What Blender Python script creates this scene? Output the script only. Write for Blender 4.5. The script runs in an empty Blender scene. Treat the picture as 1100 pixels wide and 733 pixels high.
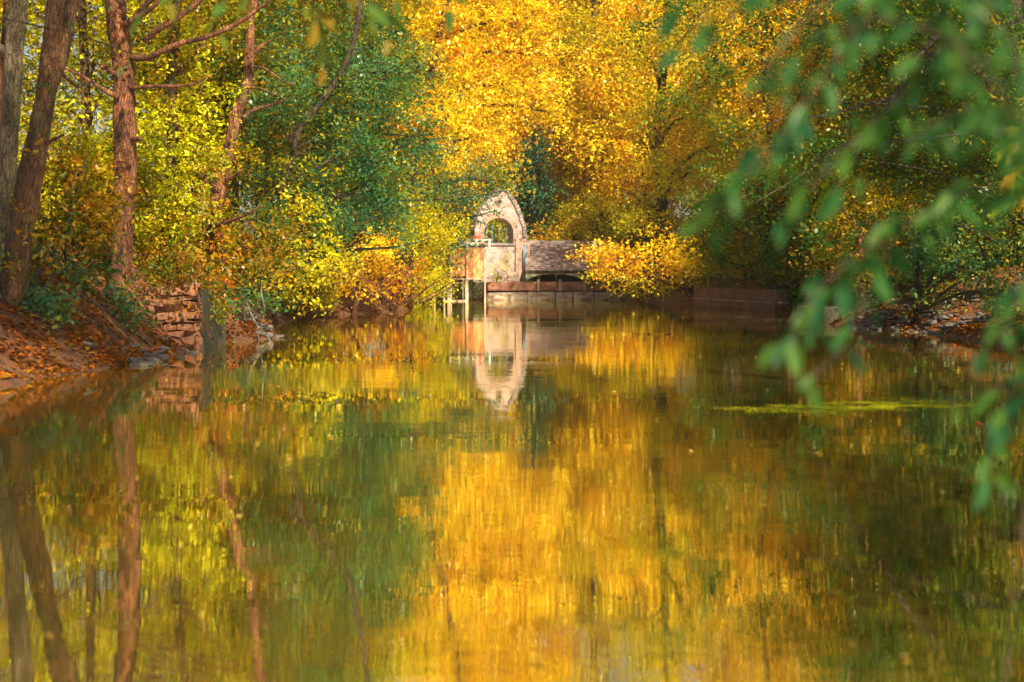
import bpy, math, random
import numpy as np
rad = math.radians
C = bpy.context.scene.collection
rng = np.random.default_rng(7)
random.seed(7)

# ------------------------------------------------------------------ camera
F = 1600.0; CAMH = 1.2; PITCH = math.atan(67 / 1600)
def P(px, py, Y):
    u = px - 550.0; v = 366.5 - py
    dy = F * math.cos(PITCH) + v * math.sin(PITCH)
    dz = v * math.cos(PITCH) - F * math.sin(PITCH)
    k = Y / dy
    return np.array((u * k, Y, CAMH + dz * k))
cam = bpy.data.cameras.new('camera'); camo = bpy.data.objects.new('camera', cam); C.objects.link(camo)
camo.location = (0, 0, CAMH); camo.rotation_euler = (math.pi / 2 - PITCH, 0, 0)
cam.sensor_width = 36; cam.lens = 36 * F / 1100; cam.clip_start = 0.1; cam.clip_end = 3000
cam.dof.use_dof = True; cam.dof.focus_distance = 34; cam.dof.aperture_fstop = 1.8
sc = bpy.context.scene; sc.camera = camo

# ------------------------------------------------------------------ light
SUN_EL = rad(41); SUN_AZ = rad(22)        # sun behind the camera, to its right
w = bpy.data.worlds.new('World'); sc.world = w; w.use_nodes = True
nt = w.node_tree; nt.nodes.clear()
sky = nt.nodes.new('ShaderNodeTexSky'); sky.sky_type = 'NISHITA'; sky.sun_disc = False
sky.sun_elevation = SUN_EL; sky.sun_rotation = rad(180) - SUN_AZ
sky.air_density = 1.3; sky.dust_density = 1.5
bg = nt.nodes.new('ShaderNodeBackground'); bg.inputs[1].default_value = 0.052
out = nt.nodes.new('ShaderNodeOutputWorld')
nt.links.new(sky.outputs[0], bg.inputs[0]); nt.links.new(bg.outputs[0], out.inputs[0])
sl = bpy.data.lights.new('sun', 'SUN'); sl.energy = 5.0; sl.angle = rad(0.5); sl.color = (1.0, 0.85, 0.60)
so = bpy.data.objects.new('sun', sl); C.objects.link(so)
from mathutils import Vector
sdir = Vector((math.sin(SUN_AZ) * math.cos(SUN_EL), -math.cos(SUN_AZ) * math.cos(SUN_EL), math.sin(SUN_EL)))
so.rotation_euler = sdir.to_track_quat('Z', 'Y').to_euler(); so.location = sdir * 60
sc.view_settings.view_transform = 'Standard'; sc.view_settings.look = 'None'
sc.view_settings.exposure = 1.08; sc.view_settings.gamma = 1.0
cy = sc.cycles
cy.max_bounces = 7; cy.diffuse_bounces = 2; cy.glossy_bounces = 3; cy.transmission_bounces = 4
cy.use_denoising = True; cy.sample_clamp_indirect = 4.0
cy.use_adaptive_sampling = True; cy.adaptive_threshold = 0.02

# ------------------------------------------------------------------ materials
def newmat(name):
    m = bpy.data.materials.new(name); m.use_nodes = True
    t = m.node_tree; t.nodes.clear()
    o = t.nodes.new('ShaderNodeOutputMaterial')
    return m, t, o
def ramp(t, stops, interp='LINEAR'):
    r = t.nodes.new('ShaderNodeValToRGB'); cr = r.color_ramp; cr.interpolation = interp
    while len(cr.elements) < len(stops): cr.elements.new(0.5)
    for e, (p, c) in zip(cr.elements, stops): e.position = p; e.color = (*c, 1)
    return r
def noise(t, scale, detail=4, rough=0.55, vec=None, dist=0.0):
    n = t.nodes.new('ShaderNodeTexNoise'); n.inputs['Scale'].default_value = scale
    n.inputs['Detail'].default_value = detail; n.inputs['Roughness'].default_value = rough
    n.inputs['Distortion'].default_value = dist
    if vec is not None: t.links.new(vec, n.inputs['Vector'])
    return n
def coords(t, scale=(1, 1, 1), kind='Object'):
    tc = t.nodes.new('ShaderNodeTexCoord'); mp = t.nodes.new('ShaderNodeMapping')
    mp.inputs['Scale'].default_value = scale
    t.links.new(tc.outputs[kind], mp.inputs['Vector']); return mp.outputs[0]
def math_(t, op, a, b):
    n = t.nodes.new('ShaderNodeMath'); n.operation = op
    for i, x in enumerate((a, b)):
        if isinstance(x, (int, float)): n.inputs[i].default_value = x
        else: t.links.new(x, n.inputs[i])
    return n.outputs[0]
def leaf_mat(name, cols, trans=0.38, nscale=0.5, gloss=0.022, mixn=0.9):
    """cols: even list of base colours, ordered; picked per leaf with slow drift through the crown"""
    m, t, o = newmat(name)
    at = t.nodes.new('ShaderNodeAttribute'); at.attribute_name = 'rnd'
    n = noise(t, nscale, 2, 0.5, coords(t))
    a = math_(t, 'MULTIPLY', at.outputs['Fac'], 1 - mixn * 0.5)
    nn = math_(t, 'SUBTRACT', n.outputs[0], 0.5)
    b = math_(t, 'MULTIPLY', nn, mixn * 2.0)
    s = math_(t, 'ADD', math_(t, 'ADD', a, b), mixn * 0.25)
    k = len(cols) - 1
    r = ramp(t, [(i / k, c) for i, c in enumerate(cols)]); t.links.new(s, r.inputs[0])
    d = t.nodes.new('ShaderNodeBsdfDiffuse'); tr = t.nodes.new('ShaderNodeBsdfTranslucent')
    t.links.new(r.outputs[0], d.inputs[0]); 
    hs = t.nodes.new('ShaderNodeHueSaturation'); hs.inputs['Saturation'].default_value = 1.15; hs.inputs['Value'].default_value = 1.25
    t.links.new(r.outputs[0], hs.inputs['Color']); t.links.new(hs.outputs[0], tr.inputs[0])
    mx = t.nodes.new('ShaderNodeMixShader'); mx.inputs[0].default_value = trans
    t.links.new(d.outputs[0], mx.inputs[1]); t.links.new(tr.outputs[0], mx.inputs[2])
    g = t.nodes.new('ShaderNodeBsdfGlossy'); g.inputs['Roughness'].default_value = 0.33
    mg = t.nodes.new('ShaderNodeMixShader'); mg.inputs[0].default_value = gloss
    t.links.new(mx.outputs[0], mg.inputs[1]); t.links.new(g.outputs[0], mg.inputs[2])
    t.links.new(mg.outputs[0], o.inputs[0]); return m
M = {}
M['gold'] = leaf_mat('gold leaves', [(.16,.14,.004), (.66,.40,.004), (.88,.66,.008), (.95,.80,.05), (.84,.46,.006), (.46,.12,.004), (.80,.60,.008), (.92,.72,.01)])
M['orange'] = leaf_mat('orange leaves', [(.16,.10,.004), (.60,.24,.005), (.75,.40,.008), (.42,.09,.004), (.72,.48,.01), (.22,.20,.006)])
M['lime'] = leaf_mat('yellow green leaves', [(.05,.09,.003), (.28,.32,.004), (.64,.60,.008), (.84,.76,.02), (.20,.27,.006), (.56,.28,.005), (.08,.15,.004), (.50,.50,.008), (.12,.18,.005)])
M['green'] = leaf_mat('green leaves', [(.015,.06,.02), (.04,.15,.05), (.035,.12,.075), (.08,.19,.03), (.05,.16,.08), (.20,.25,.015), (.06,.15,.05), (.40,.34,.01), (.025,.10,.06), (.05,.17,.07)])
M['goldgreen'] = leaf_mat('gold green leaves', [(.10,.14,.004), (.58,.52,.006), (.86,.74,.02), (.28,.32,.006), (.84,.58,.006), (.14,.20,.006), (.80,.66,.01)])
M['amber'] = leaf_mat('amber and green leaves', [(.06,.10,.006), (.40,.24,.006), (.60,.40,.008), (.08,.14,.01), (.44,.14,.005), (.05,.11,.012), (.30,.26,.008)])
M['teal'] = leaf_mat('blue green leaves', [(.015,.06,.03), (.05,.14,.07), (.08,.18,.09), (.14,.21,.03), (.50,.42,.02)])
M['deep'] = leaf_mat('deep green leaves', [(.02,.07,.01), (.06,.16,.015), (.035,.12,.03), (.13,.20,.01), (.04,.12,.03), (.42,.30,.008), (.07,.17,.015), (.50,.20,.006)])
M['dusk'] = leaf_mat('mixed autumn leaves', [(.02,.07,.008), (.07,.14,.008), (.03,.11,.02), (.22,.20,.008), (.38,.13,.005), (.50,.34,.008), (.07,.13,.01), (.04,.11,.015)])
M['olive'] = leaf_mat('olive gold leaves', [(.10,.14,.004), (.42,.40,.006), (.72,.58,.008), (.24,.26,.005), (.70,.46,.006), (.12,.16,.005)])
M['pine'] = leaf_mat('dark evergreen foliage', [(.02,.07,.04), (.04,.12,.06), (.05,.15,.08), (.07,.14,.04)], trans=.2)
M['russet'] = leaf_mat('russet leaves', [(.09,.03,.005), (.34,.09,.005), (.50,.20,.008), (.20,.16,.006), (.07,.13,.01), (.42,.08,.005)])
M['litter'] = leaf_mat('fallen leaves', [(.06,.025,.01), (.22,.06,.01), (.38,.11,.012), (.10,.04,.01), (.30,.16,.015), (.46,.10,.015), (.14,.05,.01)], trans=.15)
M['fg'] = leaf_mat('hanging green leaves', [(.012,.05,.02), (.022,.085,.03), (.018,.07,.035), (.03,.10,.022), (.06,.13,.02), (.02,.085,.03), (.04,.11,.02), (.02,.075,.03)], trans=.3, nscale=1.2, gloss=.008)
M['fgdark'] = leaf_mat('hanging dark leaves', [(.03,.08,.02), (.05,.13,.03), (.10,.14,.02), (.25,.12,.015)], trans=.3, nscale=1.2, gloss=.005)

def bark(name, c1, c2, c3, sc_=6):
    m, t, o = newmat(name)
    v = coords(t, (1, 1, .28)); n = noise(t, sc_, 6, .65, v, .6)
    n2 = noise(t, 3.0, 4, .6, coords(t, (1, 1, .6)))
    r = ramp(t, [(.33, c1), (.5, c2), (.66, c3)]); t.links.new(n.outputs[0], r.inputs[0])
    r2 = ramp(t, [(.38, (.3, .3, .28)), (.6, (1, 1, 1))]); t.links.new(n2.outputs[0], r2.inputs[0])  # broad dark patches also paint dappled shade into the bark
    mx = t.nodes.new('ShaderNodeMixRGB'); mx.blend_type = 'MULTIPLY'; mx.inputs[0].default_value = .7
    t.links.new(r.outputs[0], mx.inputs[1]); t.links.new(r2.outputs[0], mx.inputs[2])
    b = t.nodes.new('ShaderNodeBsdfPrincipled'); b.inputs['Roughness'].default_value = .9
    vo = t.nodes.new('ShaderNodeTexVoronoi'); vo.feature = 'DISTANCE_TO_EDGE'; vo.inputs['Scale'].default_value = 22
    wv = t.nodes.new('ShaderNodeVectorMath'); wv.operation = 'MULTIPLY_ADD'; t.links.new(n2.outputs['Color'], wv.inputs[0]); wv.inputs[1].default_value = (.25, .25, .25); t.links.new(v, wv.inputs[2]); t.links.new(wv.outputs[0], vo.inputs['Vector'])
    cr_ = ramp(t, [(0, (.18, .15, .13)), (.10, (1, 1, 1))]); t.links.new(vo.outputs['Distance'], cr_.inputs[0])
    mc = t.nodes.new('ShaderNodeMixRGB'); mc.blend_type = 'MULTIPLY'; mc.inputs[0].default_value = .75
    t.links.new(mx.outputs[0], mc.inputs[1]); t.links.new(cr_.outputs[0], mc.inputs[2])
    n4 = noise(t, 2.2, 5, .7, coords(t)); mr_ = ramp(t, [(.56, (0, 0, 0)), (.66, (.75, .75, .75))]); t.links.new(n4.outputs[0], mr_.inputs[0])
    mm = t.nodes.new('ShaderNodeMixRGB'); mm.inputs[2].default_value = (.07, .10, .02, 1); t.links.new(mr_.outputs[0], mm.inputs[0]); t.links.new(mc.outputs[0], mm.inputs[1]); mx = mm
    bu = t.nodes.new('ShaderNodeBump'); bu.inputs['Strength'].default_value = .9; bu.inputs['Distance'].default_value = .03
    t.links.new(math_(t, 'ADD', n.outputs[0], math_(t, 'MINIMUM', math_(t, 'MULTIPLY', vo.outputs['Distance'], 5.0), .6)), bu.inputs['Height']); t.links.new(bu.outputs[0], b.inputs['Normal'])
    t.links.new(mx.outputs[0], b.inputs['Base Color']); t.links.new(b.outputs[0], o.inputs[0]); return m
M['bark_orange'] = bark('orange brown bark', (.04,.014,.007), (.20,.066,.024), (.42,.18,.08))
M['bark_brown'] = bark('brown bark', (.035,.018,.008), (.13,.06,.025), (.24,.125,.05))
M['bark_grey'] = bark('pale grey bark', (.07,.05,.025), (.16,.125,.07), (.26,.21,.12))
M['bark_dark'] = bark('dark bark', (.02,.015,.01), (.06,.04,.025), (.12,.08,.05))
M['bark_silver'] = bark('bleached dead wood', (.10,.09,.08), (.20,.185,.175), (.30,.28,.27))

def solid(name, cols, scale=3, rough=.8, bump=.4, dist=.02, vscale=(1, 1, 1), stops=None):
    m, t, o = newmat(name)
    n = noise(t, scale, 7, .62, coords(t, vscale), .4)
    k = len(cols)
    st = stops or [.3 + .4 * i / (k - 1) for i in range(k)]
    r = ramp(t, list(zip(st, cols))); t.links.new(n.outputs[0], r.inputs[0])
    b = t.nodes.new('ShaderNodeBsdfPrincipled'); b.inputs['Roughness'].default_value = rough
    bu = t.nodes.new('ShaderNodeBump'); bu.inputs['Strength'].default_value = bump; bu.inputs['Distance'].default_value = dist
    t.links.new(n.outputs[0], bu.inputs['Height']); t.links.new(bu.outputs[0], b.inputs['Normal'])
    t.links.new(r.outputs[0], b.inputs['Base Color']); t.links.new(b.outputs[0], o.inputs[0]); return m
M['soil'] = solid('leafy soil', [(.02,.010,.005), (.07,.03,.012), (.15,.055,.018), (.06,.03,.012), (.18,.08,.025)], 5, .95, 1.0, .05, stops=[.3, .42, .52, .6, .7])
M['wallstone'] = solid('warm rubble stone', [(.03,.014,.008), (.14,.055,.025), (.30,.14,.075), (.22,.075,.028), (.08,.035,.015)], 7, .85, .6, .03)
M['mortar'] = solid('dark mortar', [(.05,.03,.02), (.13,.08,.05)], 8, .95)
M['concrete'] = solid('weathered concrete', [(.10,.10,.06), (.24,.22,.16), (.32,.28,.2)], 3, .9, .4, .02, (1, 1, .4))
M['darkconc'] = solid('shade-darkened concrete', [(.01,.011,.006), (.035,.032,.018), (.055,.042,.026)], 3, .9, .5, .02, (1, 1, .3))  # near-black tone paints in shade on abutment side and return wall
M['plaster'] = solid('pinkish weathered plaster', [(.13,.075,.06), (.31,.225,.20), (.43,.36,.35), (.24,.155,.13)], 2.2, .9, .3, .02)
M['coping'] = solid('grey stone coping', [(.12,.09,.085), (.27,.225,.225), (.38,.31,.28)], 3, .85, .6, .03)
M['paleband'] = solid('pale lichened stone', [(.06,.035,.02), (.20,.13,.09), (.40,.33,.28), (.14,.07,.035)], 1.8, .9, .5, .04, (1, 1, 2.5), [.3, .42, .6, .7])
M['white'] = solid('chipped white paint', [(.25,.18,.12), (.60,.57,.52), (.76,.74,.70)], 4, .6, .1, .01, stops=[.28, .4, .7])
M['whitewood'] = solid('sun bleached timber', [(.20,.12,.07), (.46,.34,.25), (.60,.50,.40)], 6, .8, .3, .01, (1, 1, .2))
M['bluepaint'] = solid('blue painted metal', [(.04,.16,.32), (.08,.30,.55)], 8, .45, .1, .005)
M['redpaint'] = solid('faded red paint', [(.30,.05,.03), (.6,.10,.05)], 8, .6, .1, .005)
M['rock'] = solid('wet bank stones', [(.03,.025,.02), (.09,.075,.065), (.18,.155,.14)], 5, .55, .7, .03)
M['dark'] = solid('dark recess', [(.012,.009,.008), (.03,.022,.02)], 3, .95)  # near-black colour stands in for shade inside niche and boathouse
M['yellowpost'] = solid('yellow green painted wood', [(.15,.15,.02), (.34,.30,.03)], 8, .7)
M['rust'] = solid('rusty orange boards', [(.30,.08,.03), (.62,.20,.07), (.80,.40,.14), (.45,.14,.08)], 2.2, .8, .3, .02, (3, 3, .5))

def brick_mat(name, c1, c2, mortar, bw=.24, bh=.085, moss=None):
    m, t, o = newmat(name)
    tc = t.nodes.new('ShaderNodeTexCoord'); sp = t.nodes.new('ShaderNodeSeparateXYZ'); cb = t.nodes.new('ShaderNodeCombineXYZ')
    t.links.new(tc.outputs['Object'], sp.inputs[0])
    t.links.new(math_(t, 'ADD', sp.outputs[0], sp.outputs[1]), cb.inputs[0]); t.links.new(sp.outputs[2], cb.inputs[1])
    br = t.nodes.new('ShaderNodeTexBrick'); br.inputs['Scale'].default_value = 1
    br.inputs['Brick Width'].default_value = bw; br.inputs['Row Height'].default_value = bh
    br.inputs['Mortar Size'].default_value = .012; br.inputs['Bias'].default_value = -.1
    br.inputs['Color1'].default_value = (*c1, 1); br.inputs['Color2'].default_value = (*c2, 1); br.inputs['Mortar'].default_value = (*mortar, 1)
    t.links.new(cb.outputs[0], br.inputs['Vector'])
    n = noise(t, 1.7, 5, .6, coords(t)); r = ramp(t, [(.34, (.45, .38, .34)), (.5, (1, 1, 1)), (.68, (1.0, .8, .65))])
    t.links.new(n.outputs[0], r.inputs[0])
    mx = t.nodes.new('ShaderNodeMixRGB'); mx.blend_type = 'MULTIPLY'; mx.inputs[0].default_value = .8
    t.links.new(br.outputs[0], mx.inputs[1]); t.links.new(r.outputs[0], mx.inputs[2])
    b = t.nodes.new('ShaderNodeBsdfPrincipled'); b.inputs['Roughness'].default_value = .85
    bu = t.nodes.new('ShaderNodeBump'); bu.inputs['Strength'].default_value = .5; bu.inputs['Distance'].default_value = .02
    t.links.new(math_(t, 'SUBTRACT', n.outputs[0], br.outputs['Fac']), bu.inputs['Height']); t.links.new(bu.outputs[0], b.inputs['Normal'])
    t.links.new(mx.outputs[0], b.inputs['Base Color']); t.links.new(b.outputs[0], o.inputs[0]); return m
M['brick'] = brick_mat('rosy brick', (.30,.12,.07), (.42,.22,.15), (.34,.27,.23))
M['ringbrick'] = brick_mat('pale rosy brick', (.34,.20,.15), (.46,.33,.28), (.36,.30,.27), .2, .09)
M['redbrick'] = brick_mat('red brick', (.20,.065,.04), (.31,.14,.09), (.15,.10,.08), .4, .12)
M['tiles'] = brick_mat('mossy roof tiles', (.22,.17,.17), (.38,.28,.27), (.12,.09,.09), .22, .11)
M['pinkwall'] = brick_mat('pink block wall', (.13,.06,.05), (.19,.10,.085), (.10,.06,.05), .6, .3)

# ------------------------------------------------------------------ mesh helpers
def link(o, parent=None):
    C.objects.link(o)
    if parent is not None: o.parent = parent
    return o
def tag(o, label=None, cat=None, group=None, kind=None):
    if label: o['label'] = label
    if cat: o['category'] = cat
    if group: o['group'] = group
    if kind: o['kind'] = kind
    return o
def empty(name, loc, label, cat, group=None):
    o = bpy.data.objects.new(name, None); o.location = tuple(loc); C.objects.link(o)
    return tag(o, label, cat, group)
def mesh_np(name, V, nper, m, parent=None, rnd=None, origin=(0, 0, 0)):
    """V: (n*nper,3) array, faces are consecutive runs (nper 4: a quad; nper 6: two quads sharing the midrib)"""
    V = np.asarray(V, dtype=np.float32) - np.asarray(origin, dtype=np.float32)
    nl = len(V) // nper
    me = bpy.data.meshes.new(name); me.vertices.add(len(V)); me.vertices.foreach_set('co', V.ravel())
    if nper == 4: pat = np.array([[0, 1, 2, 3]])
    else: pat = np.array([[0, 1, 2, 3], [3, 4, 5, 0]])
    idx = (np.arange(nl)[:, None, None] * nper + pat[None]).reshape(-1)
    nf = nl * len(pat)
    me.loops.add(nf * 4); me.loops.foreach_set('vertex_index', idx.astype(np.int32))
    me.polygons.add(nf); me.polygons.foreach_set('loop_start', (np.arange(nf) * 4).astype(np.int32))
    a = me.attributes.new('rnd', 'FLOAT', 'FACE')
    if rnd is None: rnd = rng.random(nl)
    a.data.foreach_set('value', np.repeat(rnd, len(pat)).astype(np.float32))
    me.update(calc_edges=True); me.materials.append(m)
    return link(bpy.data.objects.new(name, me), parent)
class MB:
    def __init__(s): s.v = []; s.f = []
    def add(s, v, f):
        b = len(s.v); s.v += [tuple(p) for p in v]; s.f += [tuple(i + b for i in q) for q in f]
    def box(s, x0, x1, y0, y1, z0, z1, jit=0, fn=None):
        v = [(x, y, z) for z in (z0, z1) for y in (y0, y1) for x in (x0, x1)]
        if jit: v = [tuple(c + random.uniform(-jit, jit) for c in p) for p in v]
        if fn: v = [fn(*p) for p in v]
        s.add(v, [(0, 2, 3, 1), (4, 5, 7, 6), (0, 1, 5, 4), (2, 6, 7, 3), (0, 4, 6, 2), (1, 3, 7, 5)])
    def tube(s, pts, rs, sides=8, smooth=True, rough=0):
        pts = [np.array(p, float) for p in pts]
        if smooth and len(pts) > 2:
            q = []; r2 = []; n = len(pts)
            for i in range(n - 1):
                p0 = pts[max(i - 1, 0)]; p1 = pts[i]; p2 = pts[i + 1]; p3 = pts[min(i + 2, n - 1)]
                for k in range(5):
                    t_ = k / 5
                    q.append(.5 * ((2 * p1) + (-p0 + p2) * t_ + (2 * p0 - 5 * p1 + 4 * p2 - p3) * t_ ** 2 + (-p0 + 3 * p1 - 3 * p2 + p3) * t_ ** 3))
                    r2.append(rs[i] + (rs[i + 1] - rs[i]) * t_)
            q.append(pts[-1]); r2.append(rs[-1]); pts, rs = q, r2
        V = []; n = len(pts); up = np.array((0.13, .97, .2))
        for i, p in enumerate(pts):
            d = pts[min(i + 1, n - 1)] - pts[max(i - 1, 0)]; d = d / (np.linalg.norm(d) + 1e-9)
            a = np.cross(d, up); a /= np.linalg.norm(a) + 1e-9; b = np.cross(d, a)
            for k in range(sides):
                th = 2 * math.pi * k / sides
                r = rs[i] * (1 + (random.uniform(-rough, rough) if rough else 0))
                V.append(p + a * r * math.cos(th) + b * r * math.sin(th))
        Fs = [(i * sides + k, i * sides + (k + 1) % sides, (i + 1) * sides + (k + 1) % sides, (i + 1) * sides + k) for i in range(n - 1) for k in range(sides)]
        Fs.append(tuple(range(sides - 1, -1, -1))); Fs.append(tuple((n - 1) * sides + k for k in range(sides)))
        s.add(V, Fs)
    def build(s, name, m, parent=None, origin=(0, 0, 0), smooth=False, bevel=0):
        me = bpy.data.meshes.new(name)
        o_ = origin
        me.from_pydata([(v[0] - o_[0], v[1] - o_[1], v[2] - o_[2]) for v in s.v], [], s.f); me.update()
        me.materials.append(m)
        if smooth: me.polygons.foreach_set('use_smooth', [True] * len(me.polygons))
        o = link(bpy.data.objects.new(name, me), parent)
        if parent is None: o.location = tuple(origin)
        if bevel:
            b = o.modifiers.new('bevel', 'BEVEL'); b.width = bevel; b.segments = 2
        return o

# ------------------------------------------------------------------ terrain
LB = np.array([(-60,-8),(-20,-6.6),(5,-6.1),(14,-6.0),(16.6,-5.75),(19,-5.5),(22.5,-5.2),(24.6,-5.5),(25.4,-5.6),(27.4,-5.6),(29,-5.0),(30.7,-4.75),(32.5,-5.2),(35,-6.2),(47,-6.6),(52,-4.7),(57,-3.9),(62,-4.1),(72,-5.4),(84,-5.6),(90,-5.6)])
RB = np.array([(-60,11),(-20,9.6),(20,9.0),(25,8.8),(30,9.0),(32.8,9.3),(36.6,8.1),(39,8.4),(43,9.6),(54,9.7),(67,8.3),(72,7.6),(80,7.2),(90,6.6)])
def vnoise(x, y, s, seed):
    x = x / s; y = y / s
    xi = np.floor(x); yi = np.floor(y); xf = x - xi; yf = y - yi
    def h(a, b):
        q = np.sin(a * 127.1 + b * 311.7 + seed * 74.7) * 43758.5453
        return q - np.floor(q)
    u = xf * xf * (3 - 2 * xf); v = yf * yf * (3 - 2 * yf)
    return (h(xi, yi) * (1 - u) + h(xi + 1, yi) * u) * (1 - v) + (h(xi, yi + 1) * (1 - u) + h(xi + 1, yi + 1) * u) * v - .5
def bankdist(x, y):
    xl = np.interp(y, LB[:, 0], LB[:, 1]); xr = np.interp(y, RB[:, 0], RB[:, 1])
    wob = vnoise(x, y, .9, 3) * .35 + vnoise(x, y, .35, 5) * .15
    dl = xl - x; dr = x - xr; de = y - 86
    return np.maximum(np.maximum(dl, dr), de) + wob, dl > dr
def height(x, y):
    x = np.asarray(x, float); y = np.asarray(y, float)
    d, left = bankdist(x, y)
    up = np.interp(d, [-8, -1.5, 0, .25, .9, 2.2, 4, 12, 40, 200, 420], [-1.6, -.7, 0, .20, .72, 1.45, 1.75, 2.4, 4, 9, 22])
    upr = np.interp(d, [-8, -1.5, 0, .25, .9, 2.5, 5, 12, 40, 200, 420], [-1.6, -.7, 0, .14, .40, .85, 1.5, 2.6, 5, 9, 22])
    z = np.where(left, up, upr)
    amp = np.clip(d, 0, 1.5) / 1.5
    z = z + amp * (vnoise(x, y, 2.2, 11) * .35 + vnoise(x, y, .7, 12) * .25 + vnoise(x, y, .25, 13) * .12)
    # shelf where the old abutment stands
    ab = (x > -7.2) & (x < -5.0) & (y > 25.2) & (y < 27.6)
    z = np.where(ab & (z > -.1), np.minimum(z, .9), z)
    return z
def hz(x, y): return float(height(np.array([x]), np.array([y]))[0])
def axis(a, b, fine0, fine1, step, grow=1.22):
    pts = list(np.arange(fine0, fine1 + 1e-6, step)); s = step; p = pts[-1]
    while p < b: s *= grow; p += s; pts.append(min(p, b))
    s = step; p = pts[0]; pre = []
    while p > a: s *= grow; p -= s; pre.append(max(p, a))
    return np.array(sorted(set(pre + pts)))
gx = np.concatenate([axis(-600, -2.5, -12, -3.6, .14)[:-1], np.arange(-2.5, 7, .5), axis(7, 600, 7.05, 14, .2)])
gx = np.array(sorted(set(np.round(gx, 4))))
gy = axis(-80, 900, 12, 62, .2)
GX, GY = np.meshgrid(gx, gy); GZ = height(GX, GY)
V = np.stack([GX.ravel(), GY.ravel(), GZ.ravel()], 1); nx, ny = len(gx), len(gy)
i0 = (np.arange(ny - 1)[:, None] * nx + np.arange(nx - 1)[None]).ravel()
idx = np.stack([i0, i0 + 1, i0 + nx + 1, i0 + nx], 1).ravel().astype(np.int32)
me = bpy.data.meshes.new('ground'); me.vertices.add(len(V)); me.vertices.foreach_set('co', V.astype(np.float32).ravel())
me.loops.add(len(idx)); me.loops.foreach_set('vertex_index', idx); me.polygons.add(len(i0))
me.polygons.foreach_set('loop_start', (np.arange(len(i0)) * 4).astype(np.int32)); me.update(calc_edges=True)
me.polygons.foreach_set('use_smooth', [True] * len(me.polygons)); me.materials.append(M['soil'])
tag(link(bpy.data.objects.new('ground', me)), kind='structure')

# water: mirror-like, slightly murky, fine ripples
m, t, o = newmat('river water')
co = coords(t, (1, 1, 1)); co2 = coords(t, (.55, 1.3, 1)); co3 = coords(t, (.16, .42, 1))
n1 = noise(t, 8.0, 2, .5, co2, .3); n2 = noise(t, 1.4, 3, .42, co2, .2); n3 = noise(t, .9, 3, .5, co3)
ruff = ramp(t, [(.40, (.12, .12, .12)), (.60, (1, 1, 1))]); t.links.new(n3.outputs[0], ruff.inputs[0])
hgt = math_(t, 'ADD', math_(t, 'MULTIPLY', n1.outputs[0], .40), n2.outputs[0])
hgt = math_(t, 'MULTIPLY', hgt, ruff.outputs[0])
bu = t.nodes.new('ShaderNodeBump'); bu.inputs['Strength'].default_value = 1.0; bu.inputs['Distance'].default_value = .0021
t.links.new(hgt, bu.inputs['Height'])
gl = t.nodes.new('ShaderNodeBsdfGlossy'); gl.inputs['Roughness'].default_value = .006; gl.inputs['Color'].default_value = (.98, .91, .72, 1)
t.links.new(bu.outputs[0], gl.inputs['Normal'])
df = t.nodes.new('ShaderNodeBsdfDiffuse'); df.inputs['Color'].default_value = (.16, .12, .018, 1)
fr = t.nodes.new('ShaderNodeFresnel'); fr.inputs['IOR'].default_value = 1.33
mr = t.nodes.new('ShaderNodeMapRange'); mr.inputs['From Min'].default_value = .1; mr.inputs['From Max'].default_value = .8
mr.inputs['To Min'].default_value = .82; mr.inputs['To Max'].default_value = .93; t.links.new(fr.outputs[0], mr.inputs[0])
mx = t.nodes.new('ShaderNodeMixShader'); t.links.new(mr.outputs[0], mx.inputs[0]); t.links.new(df.outputs[0], mx.inputs[1]); t.links.new(gl.outputs[0], mx.inputs[2])
t.links.new(mx.outputs[0], o.inputs[0]); M['water'] = m
wb = MB(); wb.add([(-14, -70, 0), (16, -70, 0), (16, 87, 0), (-14, 87, 0)], [(0, 1, 2, 3)])
tag(wb.build('river_water', M['water']), kind='structure')

# ------------------------------------------------------------------ foliage
def unit(a): return a / (np.linalg.norm(a, axis=-1, keepdims=True) + 1e-9)
def make_leaves(cen, nrm, L, aspect=.55, nper=4, fold=.12, droop=.25):
    n = len(cen)
    a = unit(np.cross(nrm, rng.normal(size=(n, 3)))); a[:, 2] -= droop; a = unit(a)
    s = unit(np.cross(nrm, a)); nn = unit(np.cross(a, s))
    l = (L * rng.uniform(.5, 1.5, n))[:, None]; w_ = l * aspect * rng.uniform(.8, 1.15, n)[:, None]
    f = nn * w_ * fold
    if nper == 4:
        V = np.stack([cen - a * l * .5, cen + s * w_ * .5 + f - a * l * .06, cen + a * l * .5, cen - s * w_ * .5 + f - a * l * .06], 1)
    else:
        V = np.stack([cen - a * l * .5, cen - a * l * .18 + s * w_ * .46 + f, cen + a * l * .2 + s * w_ * .36 + f,
                      cen + a * l * .5 - nn * l * .08, cen + a * l * .2 - s * w_ * .36 + f, cen - a * l * .18 - s * w_ * .46 + f], 1)
    return V.reshape(-1, 3)
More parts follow.
